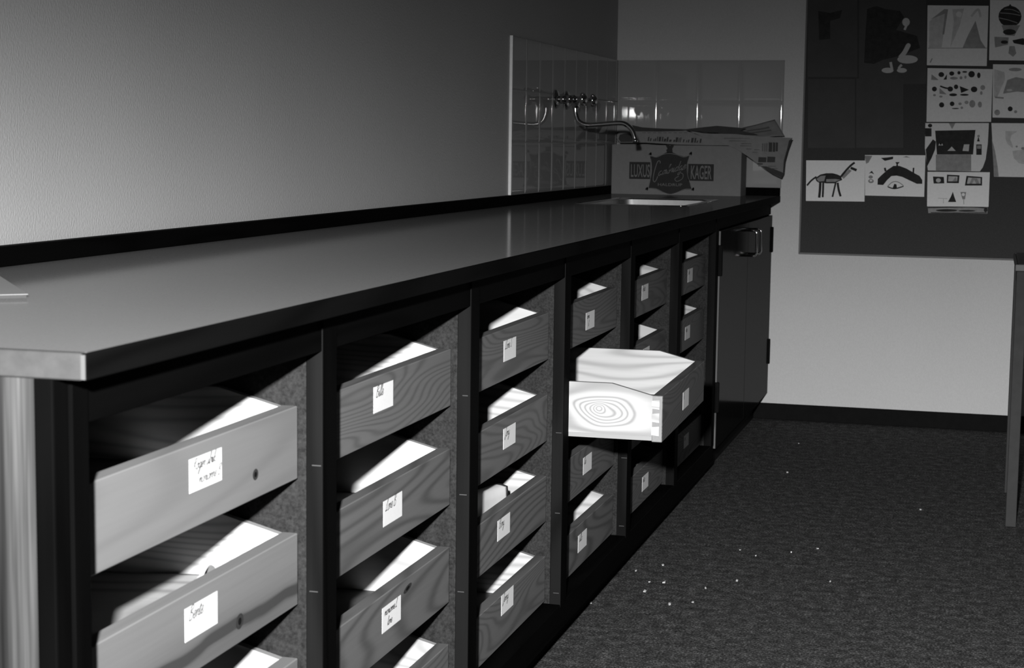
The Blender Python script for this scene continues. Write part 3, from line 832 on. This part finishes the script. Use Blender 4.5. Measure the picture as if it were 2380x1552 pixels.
# newspapers
NQ = lambda X, Y, y: Vector((on_wall(1380 + X / 4.958, 260 + Y / 4.958, y)[0], y, on_wall(1380 + X / 4.958, 260 + Y / 4.958, y)[1]))
def crumple(name, corner, nx, ny, amp, label, marks=(), seed=1, mat='news'):
    """corner: 4 points (bilinear patch) ; marks: (u0,u1,v0,v1,mi)"""
    rnd = random.Random(seed)
    ph = [rnd.uniform(0, 6.28) for _ in range(8)]
    A, B, C_, D = [Vector(c) for c in corner]
    nrm = (B - A).cross(D - A).normalized()
    def P(u, v):
        p = (A * (1 - u) + B * u) * (1 - v) + (D * (1 - u) + C_ * u) * v
        h = math.sin(7 * u + ph[0] + 2 * v) * .5 + math.sin(4 * v + 5 * u + ph[1]) * .5 + math.sin(13 * u - 6 * v + ph[2]) * .25
        return p + nrm * amp * h
    bm = bmesh.new()
    vv = [[bm.verts.new(P(i / nx, j / ny)) for i in range(nx + 1)] for j in range(ny + 1)]
    for j in range(ny):
        for i in range(nx):
            f = bm.faces.new((vv[j][i], vv[j][i + 1], vv[j + 1][i + 1], vv[j + 1][i])); f.smooth = True
            u = (i + .5) / nx; v = (j + .5) / ny
            for (u0, u1, v0, v1, mi) in marks:
                if u0 <= u <= u1 and v0 <= v <= v1: f.material_index = mi
    o = finish(name, bm, [M[mat], M['news_ink_shade'], M['news_grey']], None, loc=A)
    sm = o.modifiers.new('solid', 'SOLIDIFY'); sm.thickness = 0.0012; sm.offset = 0
    return tag(o, label, 'newspaper', 'newspapers on the carton')
rows = []
r2 = random.Random(3)
for k in range(9):
    rows.append((.06, .94, k / 9 + .02, k / 9 + .07, 2))
# folded paper lying along the top of the box, its front page tipped over the edge
crumple('newspaper', [(0.03, 4.835, 0.992), (0.50, 4.835, 0.998), (0.51, 4.700, 0.985), (0.035, 4.690, 0.990)], 40, 14, 0.004,
        'folded newspaper lying flat across the top of the carton', [(.1, .9, .2, .25, 1), (.1, .9, .4, .45, 2)], 2)
def page(outline, marks, y0, label, base='news', amp=0.004):
    """irregular crumpled sheet standing near the depth y0; marks are print and painted-in shade"""
    bm = bmesh.new()
    def fillp(pts, mi, off):
        vs_ = [bm.verts.new(NQ(x, y, y0 - off)) for x, y in pts]
        es = [bm.edges.new((vs_[i], vs_[(i + 1) % len(vs_)])) for i in range(len(vs_))]
        for f in bmesh.ops.triangle_fill(bm, edges=es, use_beauty=True)['geom']:
            if isinstance(f, bmesh.types.BMFace): f.material_index = mi
    fillp(outline, 0, 0.0)
    for pts, mi in marks: fillp(pts, mi, 0.0014)
    bmesh.ops.subdivide_edges(bm, edges=bm.edges[:], cuts=3, use_grid_fill=True)
    for v in bm.verts: v.co.y += amp * (math.sin(v.co.x * 41.0 + 1.0) * 0.6 + math.sin(v.co.z * 90.0 + v.co.x * 20.0) * 0.4)
    o = finish('newspaper', bm, [M[base], M['news_ink_shade'], M['news_grey']], None, loc=NQ(*outline[0], y0))
    sm = o.modifiers.new('solid', 'SOLIDIFY'); sm.thickness = 0.0007; sm.offset = 0
    return tag(o, label, 'newspaper', 'newspapers on the carton')
rh = random.Random(8); page_marks = [([(300, 262), (360, 248), (455, 252), (470, 300), (440, 346), (310, 348), (285, 310)], 1)]  # first mark: shaded hollow of the rolled end, painted flat
xx = 620
while xx < 1230:
    w_ = rh.choice((10, 14, 18, 26)); y_ = 282 + (xx - 620) * 0.035; h_ = rh.choice((26, 34, 48, 54))
    page_marks.append(([(xx + 8, y_ + 54 - h_), (xx + 8 + w_, y_ + 54 - h_), (xx + w_, y_ + 54), (xx, y_ + 54)], 1)); xx += w_ + rh.choice((8, 11, 22))
page_marks += [([(560 + 60 * k, 236), (600 + 60 * k, 236), (598 + 60 * k, 243), (558 + 60 * k, 243)], 2) for k in range(9)]
page([(262, 300), (272, 255), (310, 230), (480, 224), (760, 226), (1060, 218), (1190, 262), (1320, 308), (1490, 362), (1560, 385), (1300, 384), (950, 376), (600, 354), (300, 354)], page_marks, 4.6905,
     'newspaper front page with a scrawled headline folded over the carton edge', amp=0.0025)
# page hanging over the right-hand end
def flap():
    out = [(1110, 220), (1300, 250), (1640, 255), (1900, 282), (2292, 300), (2280, 325), (2240, 430), (2205, 560), (2190, 700), (2160, 760), (2060, 715), (1930, 620), (1760, 500), (1640, 425), (1500, 365), (1300, 305)]
    bm = bmesh.new()
    P = lambda X, Y, off=0.0: NQ(X, Y, 4.684 - (X - 1500) * 0.00002 - off)
    def fillp(pts, mi, off):
        vs_ = [bm.verts.new(P(x, y, off)) for x, y in pts]
        es = [bm.edges.new((vs_[i], vs_[(i + 1) % len(vs_)])) for i in range(len(vs_))]
        r = bmesh.ops.triangle_fill(bm, edges=es, use_beauty=True)
        for f in r['geom']:
            if isinstance(f, bmesh.types.BMFace): f.material_index = mi
    fillp(out, 0, 0)
    for (x, y, w, h, mi) in [(2015, 350, 40, 110, 1), (2062, 350, 28, 110, 1), (2096, 350, 24, 105, 1), (1940, 360, 14, 95, 2), (1964, 360, 14, 95, 2), (1985, 358, 16, 98, 2),
                             (1900, 520, 90, 60, 1), (2000, 515, 90, 65, 1), (1890, 590, 60, 16, 1), (1760, 420, 60, 12, 2), (1700, 360, 120, 10, 2), (1690, 385, 130, 10, 2), (1850, 430, 60, 10, 2), (1830, 460, 60, 10, 2), (1500, 300, 300, 8, 2), (1560, 330, 200, 8, 2), (2010, 620, 90, 10, 2), (2040, 645, 80, 10, 2)]:
        fillp([(x, y), (x + w, y + 4), (x + w - 3, y + h), (x - 3, y + h)], mi, 0.0016)
    fillp([(1930, 625), (1990, 628), (2080, 660), (2190, 705), (2162, 758), (2060, 714)], 1, 0.0014)  # curled edge: shade of the underside painted on as a dark strip
    fillp([(2250, 330), (2290, 303), (2280, 325), (2240, 430), (2205, 560), (2190, 700), (2180, 700), (2190, 560), (2225, 430)], 1, 0.0014)
    bmesh.ops.subdivide_edges(bm, edges=bm.edges[:], cuts=3, use_grid_fill=True)
    for v in bm.verts: v.co.y += 0.005 * math.sin(v.co.x * 34.0) + 0.003 * math.sin(v.co.z * 60.0)
    o = finish('newspaper', bm, [M['news'], M['news_ink_shade'], M['news_grey']], None, loc=NQ(1640, 425, 4.684))
    sm = o.modifiers.new('solid', 'SOLIDIFY'); sm.thickness = 0.0007; sm.offset = 0
    tag(o, 'newspaper page with bold print hanging over the end of the carton', 'newspaper', 'newspapers on the carton')
flap()
crumple('newspaper', [NQ(1560, 235, 4.79), NQ(2085, 85, 4.80), NQ(2200, 280, 4.76), NQ(1700, 300, 4.74)], 20, 10, 0.002,
        'newspaper corner sticking up behind the hanging page', [(.3, .8, .3, .36, 2), (.3, .8, .5, .56, 2)], 9)
page([(440, 152), (560, 178), (800, 192), (1060, 200), (1210, 182), (1420, 160), (1560, 172), (1760, 190), (1690, 214), (1900, 262), (1640, 256), (1400, 238), (1230, 228), (1060, 214), (800, 226), (480, 224)], [], 4.703,
     'thin folded newspaper topmost on the carton, coloured dark for its shaded underside', 'news_ink_shade', 0.0015)  # whole sheet in a dark tone, standing for the shaded underside

# ------------------------------------------------------------------ pinboard and the pictures on it
pbx0, pbz0, pbx1, pbz1 = 0.672, 0.597, 2.35, 1.80
pb = thing('pinboard', (1.5, L, pbz0), 'large dark pinboard hung with drawings on the far wall', 'pinboard')
box('panel', pbx0 + 0.006, pbx1 - 0.006, L - 0.014, L - 0.0005, pbz0 + 0.006, pbz1 - 0.006, M['board'], pb, bev=0)
box('frame_bar', pbx0, pbx1, L - 0.018, L - 0.0005, pbz0, pbz0 + 0.006, M['board_frame'], pb, bev=0.001)
box('frame_bar', pbx0, pbx1, L - 0.018, L - 0.0005, pbz1 - 0.006, pbz1, M['board_frame'], pb, bev=0.001)
box('frame_bar', pbx0, pbx0 + 0.006, L - 0.018, L - 0.0005, pbz0 + 0.006, pbz1 - 0.006, M['board_frame'], pb, bev=0.001)
box('frame_bar', pbx1 - 0.006, pbx1, L - 0.018, L - 0.0005, pbz0 + 0.006, pbz1 - 0.006, M['board_frame'], pb, bev=0.001)
YB = L - 0.0142
def picture(name, cat, label, crop, outline, marks, paper='sheet', layer=0, group='drawings on the pinboard'):
    """crop: (x0, y0, scale) of the measured photograph detail; outline in that detail; marks drawn on the sheet"""
    cx, cy, cs = crop
    y = YB - 0.0012 * layer
    W2 = lambda X, Y: on_wall(cx + X / cs, cy + Y / cs, YB)
    bm = bmesh.new()
    pts = [W2(*p) for p in outline]
    front = [bm.verts.new((p[0], y - 0.0007, p[1])) for p in pts]; back = [bm.verts.new((p[0], y, p[1])) for p in pts]
    bm.faces.new(front); bm.faces.new(list(reversed(back)))
    n = len(pts)
    for k in range(n): bm.faces.new((front[k], front[(k + 1) % n], back[(k + 1) % n], back[k]))
    lay = 0
    mats = [M[paper], M['p_dark'], M['p_mid'], M['p_soft'], M['p_swan'], M[paper]]
    idx = {'d': 1, 'm': 2, 's': 3, 'w': 4, 'p': 5}
    for mk in marks:
        lay += 1
        yo = y - 0.0008 - 0.00004 * lay
        T = lambda p: Vector((p.x, yo, p.y))
        if mk[0] == 'poly': polyfill(bm, [W2(*p) for p in mk[2]], T, idx[mk[1]])
        elif mk[0] == 'ell':
            c, rx, ry = mk[2], mk[3], mk[4]; rot = mk[5] if len(mk) > 5 else 0
            polyfill(bm, [W2(*p) for p in disc(c, rx, ry, 18, rot)], T, idx[mk[1]])
        elif mk[0] == 'line':
            q = [(*W2(*p), 0) for p in mk[2]]
            q = catmull(q, 4) if len(q) > 2 else [Vector(z) for z in q]
            ribbon(bm, [(p.x, p.y) for p in q], mk[3] / cs / 640.0, T, idx[mk[1]])
    o = finish(name, bm, mats, None, loc=(pts[0][0], y, pts[0][1]))
    return tag(o, label, cat, group)
CA = (1860, 340, 7.933); CB = (2130, 0, 5.968); CC = (2130, 250, 5.968); CD = (1860, 0, 4.31)
def rect(x0, y0, x1, y1): return [(x0, y0), (x1, y0), (x1, y1), (x0, y1)]
# dark posters at the left of the board
picture('poster', 'poster', 'dark poster with a faint black shape, beside the swan poster', CD, rect(75, -60, 572, 770),
        [('poly', 'd', [(180, 110), (300, 130), (420, 100), (400, 180), (300, 210), (300, 390), (190, 400)])], 'poster', 0, 'dark posters')
picture('poster', 'poster', 'dark poster with white swan and two cygnets', CD, rect(590, -60, 1262, 842),
        [('poly', 'd', [(670, 90), (760, 60), (850, 90), (1000, 110), (1040, 170), (960, 300), (1170, 360), (1200, 480), (1000, 560), (830, 600), (740, 640), (640, 630), (650, 400)]),
         ('ell', 'w', (1075, 595), 103, 42), ('line', 'w', [(1000, 580), (1045, 525), (1082, 455)], 44), ('ell', 'w', (1083, 455), 22, 22),
         ('ell', 'w', (875, 705), 60, 27), ('line', 'w', [(920, 695), (912, 660), (905, 622)], 24), ('ell', 'w', (1018, 705), 50, 24), ('line', 'w', [(985, 690), (1000, 665), (1018, 650)], 22),
         ('ell', 's', (1060, 222), 38, 42), ('line', 's', [(1062, 260), (1045, 300)], 22)], 'poster', 1, 'dark posters')
picture('poster', 'poster', 'plain dark grey poster under the poster with a faint black shape', CD, rect(78, 792, 548, 1482), [], 'poster', 1, 'dark posters')
picture('poster', 'poster', 'plain dark grey poster directly under the swans', CD, rect(562, 786, 1032, 1480), [], 'poster', 2, 'dark posters')
# animal drawing
picture('drawing', 'drawing', 'child drawing of a long necked striped animal with four legs', CA, [(112, 258), (1195, 262), (1185, 1018), (105, 1005)],
        [('poly', 'd', [(280, 600), (300, 570), (370, 520), (480, 495), (600, 495), (690, 520), (750, 550), (775, 620), (720, 640), (640, 682), (480, 682), (400, 668), (340, 668), (300, 640)]),
         ('poly', 'm', [(300, 600), (380, 545), (470, 540), (440, 640), (340, 650)]), ('poly', 'm', [(480, 605), (640, 600), (740, 615), (640, 655), (480, 655)]),
         ('line', 'd', [(300, 560), (205, 630), (125, 722)], 30), ('poly', 'm', [(760, 560), (900, 420), (950, 450), (800, 600)]), ('line', 'd', [(750, 560), (840, 450), (930, 355), (1005, 298)], 36),
         ('line', 'd', [(930, 395), (1040, 440)], 45), ('line', 'd', [(372, 660), (365, 800), (350, 945)], 44), ('line', 'd', [(425, 660), (422, 800), (415, 938)], 34),
         ('line', 'd', [(655, 670), (625, 800), (595, 932)], 30), ('line', 'd', [(690, 670), (710, 800), (745, 922)], 38)], 'sheet_b', 2)
picture('drawing', 'drawing', 'child drawing of a thick dark arch with spikes over a small fan', CA, [(1195, 160), (2310, 165), (2285, 930), (1195, 905)],
        [('poly', 'd', [(1425, 705), (1430, 600), (1500, 530), (1600, 440), (1720, 360), (1830, 360), (1960, 410), (2080, 480), (2200, 545), (2250, 620), (2250, 690), (2150, 690), (2000, 620), (1880, 562), (1780, 540), (1680, 548), (1600, 625), (1530, 712)]),
         ('line', 'd', [(1575, 460), (1560, 395)], 34), ('line', 'd', [(2085, 490), (2090, 395)], 28), ('poly', 'd', [(1755, 290), (1835, 290), (1800, 330), (1805, 365), (1770, 365), (1775, 330)]),
         ('poly', 'd', [(1490, 215), (1600, 205), (1715, 190), (1710, 235), (1560, 268)]), ('poly', 'm', [(1890, 200), (1960, 180), (2030, 208)]), ('poly', 'm', [(1190, 170), (1330, 175), (1260, 300), (1215, 320)]),
         ('poly', 'd', [(1265, 500), (1320, 450), (1365, 515), (1310, 490)]), ('ell', 'm', (1300, 565), 40, 30), ('ell', 'm', (1305, 640), 52, 38), ('ell', 'p', (1305, 632), 25, 16),
         ('line', 'm', [(1610, 740), (1700, 660), (1800, 655), (1905, 725)], 14), ('line', 'd', [(1615, 745), (1740, 780), (1905, 735)], 20), ('poly', 'd', [(1735, 690), (1775, 700), (1785, 780), (1700, 780)])], 'sheet_b', 3)
# middle column
picture('drawing', 'drawing', 'pale painting of a grey tower and a grey triangle', CB, [(155, 75), (1000, 82), (975, 917), (145, 905)],
        [('poly', 's', [(180, 300), (390, 130), (420, 130), (350, 660), (175, 660)]), ('poly', 'm', [(200, 270), (390, 125), (440, 130), (385, 480), (360, 480), (395, 190)]),
         ('poly', 's', [(500, 130), (660, 120), (600, 360), (470, 660), (520, 300)]), ('ell', 'p', (590, 200), 40, 40), ('poly', 'm', [(820, 290), (890, 560), (960, 665), (640, 665), (720, 480)]),
         ('line', 's', [(760, 230), (855, 130), (890, 240)], 30), ('line', 'm', [(160, 668), (980, 668)], 8), ('line', 'm', [(220, 810), (190, 870)], 14)], 'sheet', 3)
marks = []
rr = random.Random(4)
for (x, y, rx, ry) in [(345, 1035, 40, 35), (490, 1020, 35, 30), (590, 1010, 22, 24), (670, 998, 35, 12), (765, 1030, 45, 45), (865, 1045, 24, 40), (520, 1085, 55, 20), (618, 1080, 20, 22), (680, 1070, 16, 22),
                       (250, 1235, 34, 34), (470, 1235, 38, 36), (550, 1205, 30, 32), (510, 1315, 55, 20), (665, 1315, 60, 14), (800, 1240, 45, 40), (920, 1215, 34, 34), (900, 1290, 18, 26), (250, 1320, 20, 16), (340, 1340, 24, 14),
                       (350, 1455, 36, 36), (495, 1440, 32, 32), (605, 1440, 24, 18), (695, 1420, 28, 24), (775, 1440, 42, 52), (880, 1450, 28, 42), (540, 1505, 50, 8), (630, 1495, 18, 18)]:
    marks.append(('ell', 'd' if rr.random() < .6 else 'm', (x, y), rx, ry))
marks += [('poly', 'm', [(210, 1030), (310, 1110), (205, 1110)]), ('poly', 'd', [(425, 1030), (420, 1105), (375, 1105)]), ('poly', 'm', [(320, 1220), (420, 1310), (320, 1300)]), ('poly', 'd', [(600, 1195), (730, 1245), (620, 1290)]), ('line', 'd', [(330, 1195), (400, 1220), (440, 1225)], 20)]
picture('drawing', 'drawing', 'sheet of small dark cut out shapes in three rows', CB, [(155, 945), (1060, 960), (1035, 1690), (140, 1690)], marks, 'sheet', 4)
picture('drawing', 'drawing', 'painting of a big dark house with lit windows over a grey path', CC, [(125, 215), (1005, 215), (990, 500), (960, 720), (920, 830), (880, 884), (160, 872), (118, 560)],
        [('poly', 'd', [(260, 320), (820, 310), (800, 470), (785, 650), (285, 650)]), ('poly', 'd', [(130, 580), (230, 440), (270, 470), (260, 580), (210, 700), (150, 815)]), ('poly', 'd', rect(122, 285, 210, 400)),
         ('ell', 'd', (190, 250), 30, 26), ('poly', 'm', rect(270, 652, 760, 878)), ('poly', 'd', rect(830, 510, 905, 655)), ('poly', 'm', rect(840, 525, 895, 570)), ('poly', 'd', [(860, 400), (880, 470), (840, 470)]), ('ell', 'm', (862, 395), 18, 18),
         ('poly', 's', [(430, 600), (490, 540), (545, 600)]), ('poly', 's', [(640, 600), (660, 510), (735, 510), (725, 605)]), ('poly', 's', [(305, 525), (320, 495), (340, 525), (355, 495), (372, 525)]), ('poly', 'm', [(450, 215), (540, 215), (495, 300)])], 'sheet', 5)
picture('drawing', 'drawing', 'smudged grey print showing below the drawing of three framed pictures', CC, [(155, 1340), (990, 1345), (985, 1470), (165, 1462)],
        [('line', 'd', [(160, 1385), (500, 1378), (780, 1376), (985, 1392)], 16), ('ell', 'd', (420, 1425), 150, 18), ('ell', 'd', (700, 1430), 120, 12), ('ell', 'd', (960, 1420), 26, 30), ('line', 'd', [(200, 1455), (600, 1460), (980, 1458)], 10)], 'p_mid', 5)
picture('drawing', 'drawing', 'white drawing with three framed pictures above a dark triangle', CC, [(155, 890), (1018, 896), (1000, 1375), (148, 1367)],
        [('poly', 'd', [(230, 955), (380, 960), (388, 1050), (240, 1052)]), ('ell', 's', (305, 1008), 34, 30), ('poly', 'd', [(425, 928), (598, 938), (588, 1048), (420, 1045)]), ('poly', 's', [(445, 950), (572, 955), (565, 1022), (440, 1022)]), ('poly', 'm', [(500, 1020), (545, 960), (562, 1020)]),
         ('poly', 'd', [(695, 945), (912, 962), (910, 1080), (672, 1080)]), ('poly', 's', [(718, 968), (890, 978), (890, 1055), (700, 1055)]), ('poly', 'm', [(735, 1055), (770, 975), (840, 978), (875, 1055), (830, 1055), (800, 1000), (770, 1055)]),
         ('poly', 'd', [(505, 1165), (525, 1230), (552, 1308), (438, 1308), (480, 1230)]), ('poly', 'm', [(610, 1170), (690, 1170), (675, 1270), (640, 1272)]), ('ell', 'p', (650, 1205), 22, 22), ('line', 'm', [(656, 1275), (658, 1340)], 8), ('line', 's', [(300, 1255), (430, 1262)], 8), ('line', 's', [(375, 1262), (375, 1325)], 8)], 'sheet_b', 6)
# right column
picture('drawing', 'drawing', 'painting of a figure with a dark striped balloon head', CB, [(1022, 0), (1850, 10), (1850, 845), (1008, 835)],
        [('ell', 'd', (1297, 230), 160, 148), ('line', 'm', [(1160, 180), (1300, 190), (1440, 215)], 9), ('line', 'm', [(1150, 250), (1280, 280), (1400, 320)], 9), ('line', 'm', [(1220, 130), (1330, 135), (1430, 180)], 7),
         ('poly', 'd', [(1270, 100), (1300, 55), (1330, 100)]), ('poly', 'm', [(1180, 350), (1440, 350), (1400, 420), (1360, 500), (1230, 490)]), ('ell', 'd', (1290, 445), 90, 40), ('poly', 'd', [(1330, 560), (1480, 530), (1560, 600), (1480, 625), (1350, 600)]),
         ('poly', 'm', [(1080, 510), (1280, 520), (1270, 620), (1090, 660)]), ('ell', 'd', (1220, 585), 50, 24), ('poly', 'm', [(1290, 640), (1360, 640), (1385, 740), (1340, 790), (1275, 740)])], 'sheet', 3)
picture('drawing', 'drawing', 'grey smudged drawing between the balloon figure and the hook drawing', CB, [(1062, 892), (1850, 900), (1850, 1645), (1055, 1630)],
        [('poly', 's', [(1080, 960), (1220, 1000), (1230, 1100), (1120, 1350), (1075, 1350)]), ('poly', 'm', [(1260, 1110), (1380, 1070), (1600, 1110), (1600, 1290), (1400, 1270), (1200, 1300)]), ('ell', 's', (1290, 1250), 40, 16),
         ('ell', 'm', (1370, 965), 90, 24), ('line', 'm', [(1090, 1350), (1210, 1360)], 20), ('ell', 'd', (1300, 1510), 34, 34), ('ell', 'm', (1375, 1550), 22, 20), ('ell', 'm', (1120, 1560), 40, 40)], 'sheet', 4)
picture('drawing', 'drawing', 'pale drawing of grey hooks with a folded grey corner', CC, [(1040, 215), (1850, 220), (1850, 970), (1076, 957)],
        [('poly', 'm', [(1045, 430), (1090, 600), (1128, 830), (1140, 955), (1078, 955)]), ('poly', 's', [(1235, 325), (1400, 330), (1320, 380), (1300, 440), (1340, 540), (1330, 560), (1260, 500), (1235, 430)]), ('poly', 's', [(1330, 600), (1500, 580), (1500, 785), (1420, 770), (1350, 700)]), ('ell', 'm', (1390, 540), 14, 14), ('ell', 'm', (1480, 565), 30, 18)], 'sheet', 5)

# ------------------------------------------------------------------ table at the right
tb = thing('school_table', (1.95, 3.535, 0.0), 'low table with square metal legs beside the pinboard wall', 'table')
TX0, TX1, TY0, TY1, TH = 1.392, 2.60, 3.290, 3.785, 0.686
box('table_top', TX0 + 0.004, TX1 - 0.004, TY0 + 0.004, TY1 - 0.004, TH - 0.020, TH, M['tabletop'], tb, bev=0.002)
bm = bmesh.new()
for q in ((TX0 - 0.003, TX1 + 0.003, TY0 - 0.003, TY0 + 0.004), (TX0 - 0.003, TX1 + 0.003, TY1 - 0.004, TY1 + 0.003), (TX0 - 0.003, TX0 + 0.004, TY0 + 0.004, TY1 - 0.004), (TX1 - 0.004, TX1 + 0.003, TY0 + 0.004, TY1 - 0.004)):
    add_box(bm, *q, TH - 0.019, TH - 0.002, 0, 0.003, 2)
finish('edge_strip', bm, M['table_edge'], tb)
for x in (TX0 + 0.001, TX1 - 0.028):
    for y in (TY0 + 0.006, TY1 - 0.034):
        box('leg', x, x + 0.027, y, y + 0.027, 0.0, TH - 0.020, M['table_leg'], tb, bev=0.002, seg=2)
box('apron', TX0 + 0.028, TX1 - 0.028, TY0 + 0.012, TY0 + 0.028, TH - 0.075, TH - 0.020, M['table_leg'], tb, bev=0.001)
box('apron', TX0 + 0.028, TX1 - 0.028, TY1 - 0.028, TY1 - 0.012, TH - 0.075, TH - 0.020, M['table_leg'], tb, bev=0.001)
box('apron', TX0 + 0.006, TX0 + 0.020, TY0 + 0.033, TY1 - 0.034, TH - 0.075, TH - 0.020, M['table_leg'], tb, bev=0.001)

# ------------------------------------------------------------------ paper scraps on the carpet
def on_floor(px, py):
    d = _R @ Vector(((px - 1190) / F_PX, -(py - 776) / F_PX, -1.0)); t = -CAM_LOC[2] / d.z
    return CAM_LOC[0] + t * d.x, CAM_LOC[1] + t * d.y
sr = random.Random(21)
for (px, py, sz) in ((1830, 1098, .008), (1857, 1031, .006), (1509, 1353, .005), (1499, 1375, .008), (1543, 1354, .009), (1556, 1405, .008), (1720, 1278, .006), (1541, 1314, .007), (1478, 1327, .005),
                     (1839, 1284, .006), (1900, 1275, .007), (1757, 1292, .004), (1640, 1368, .004), (1713, 1350, .006), (2140, 1185, .006), (1610, 1400, .005), (1373, 1402, .006), (1930, 1352, .004)):
    x, y = on_floor(px, py)
    n = sr.choice((4, 5)); a0 = sr.uniform(0, 6.28)
    pts = [(x + sz * sr.uniform(.5, 1) * math.cos(a0 + 6.283 * k / n) * .6, y + sz * sr.uniform(.5, 1) * math.sin(a0 + 6.283 * k / n)) for k in range(n)]
    bm = bmesh.new()
    lo = [bm.verts.new((p[0], p[1], 0.0002)) for p in pts]; hi = [bm.verts.new((p[0], p[1], 0.0012 + sr.uniform(0, .0025))) for p in pts]
    bm.faces.new(lo); bm.faces.new(hi)
    for k in range(n): bm.faces.new((lo[k], lo[(k + 1) % n], hi[(k + 1) % n], hi[k]))
    o = finish('paper_scrap', bm, M['p_swan'], None, loc=(x, y, 0.0))
    tag(o, 'tiny white paper scrap lying on the dark carpet', 'paper scrap', 'paper scraps on the carpet')
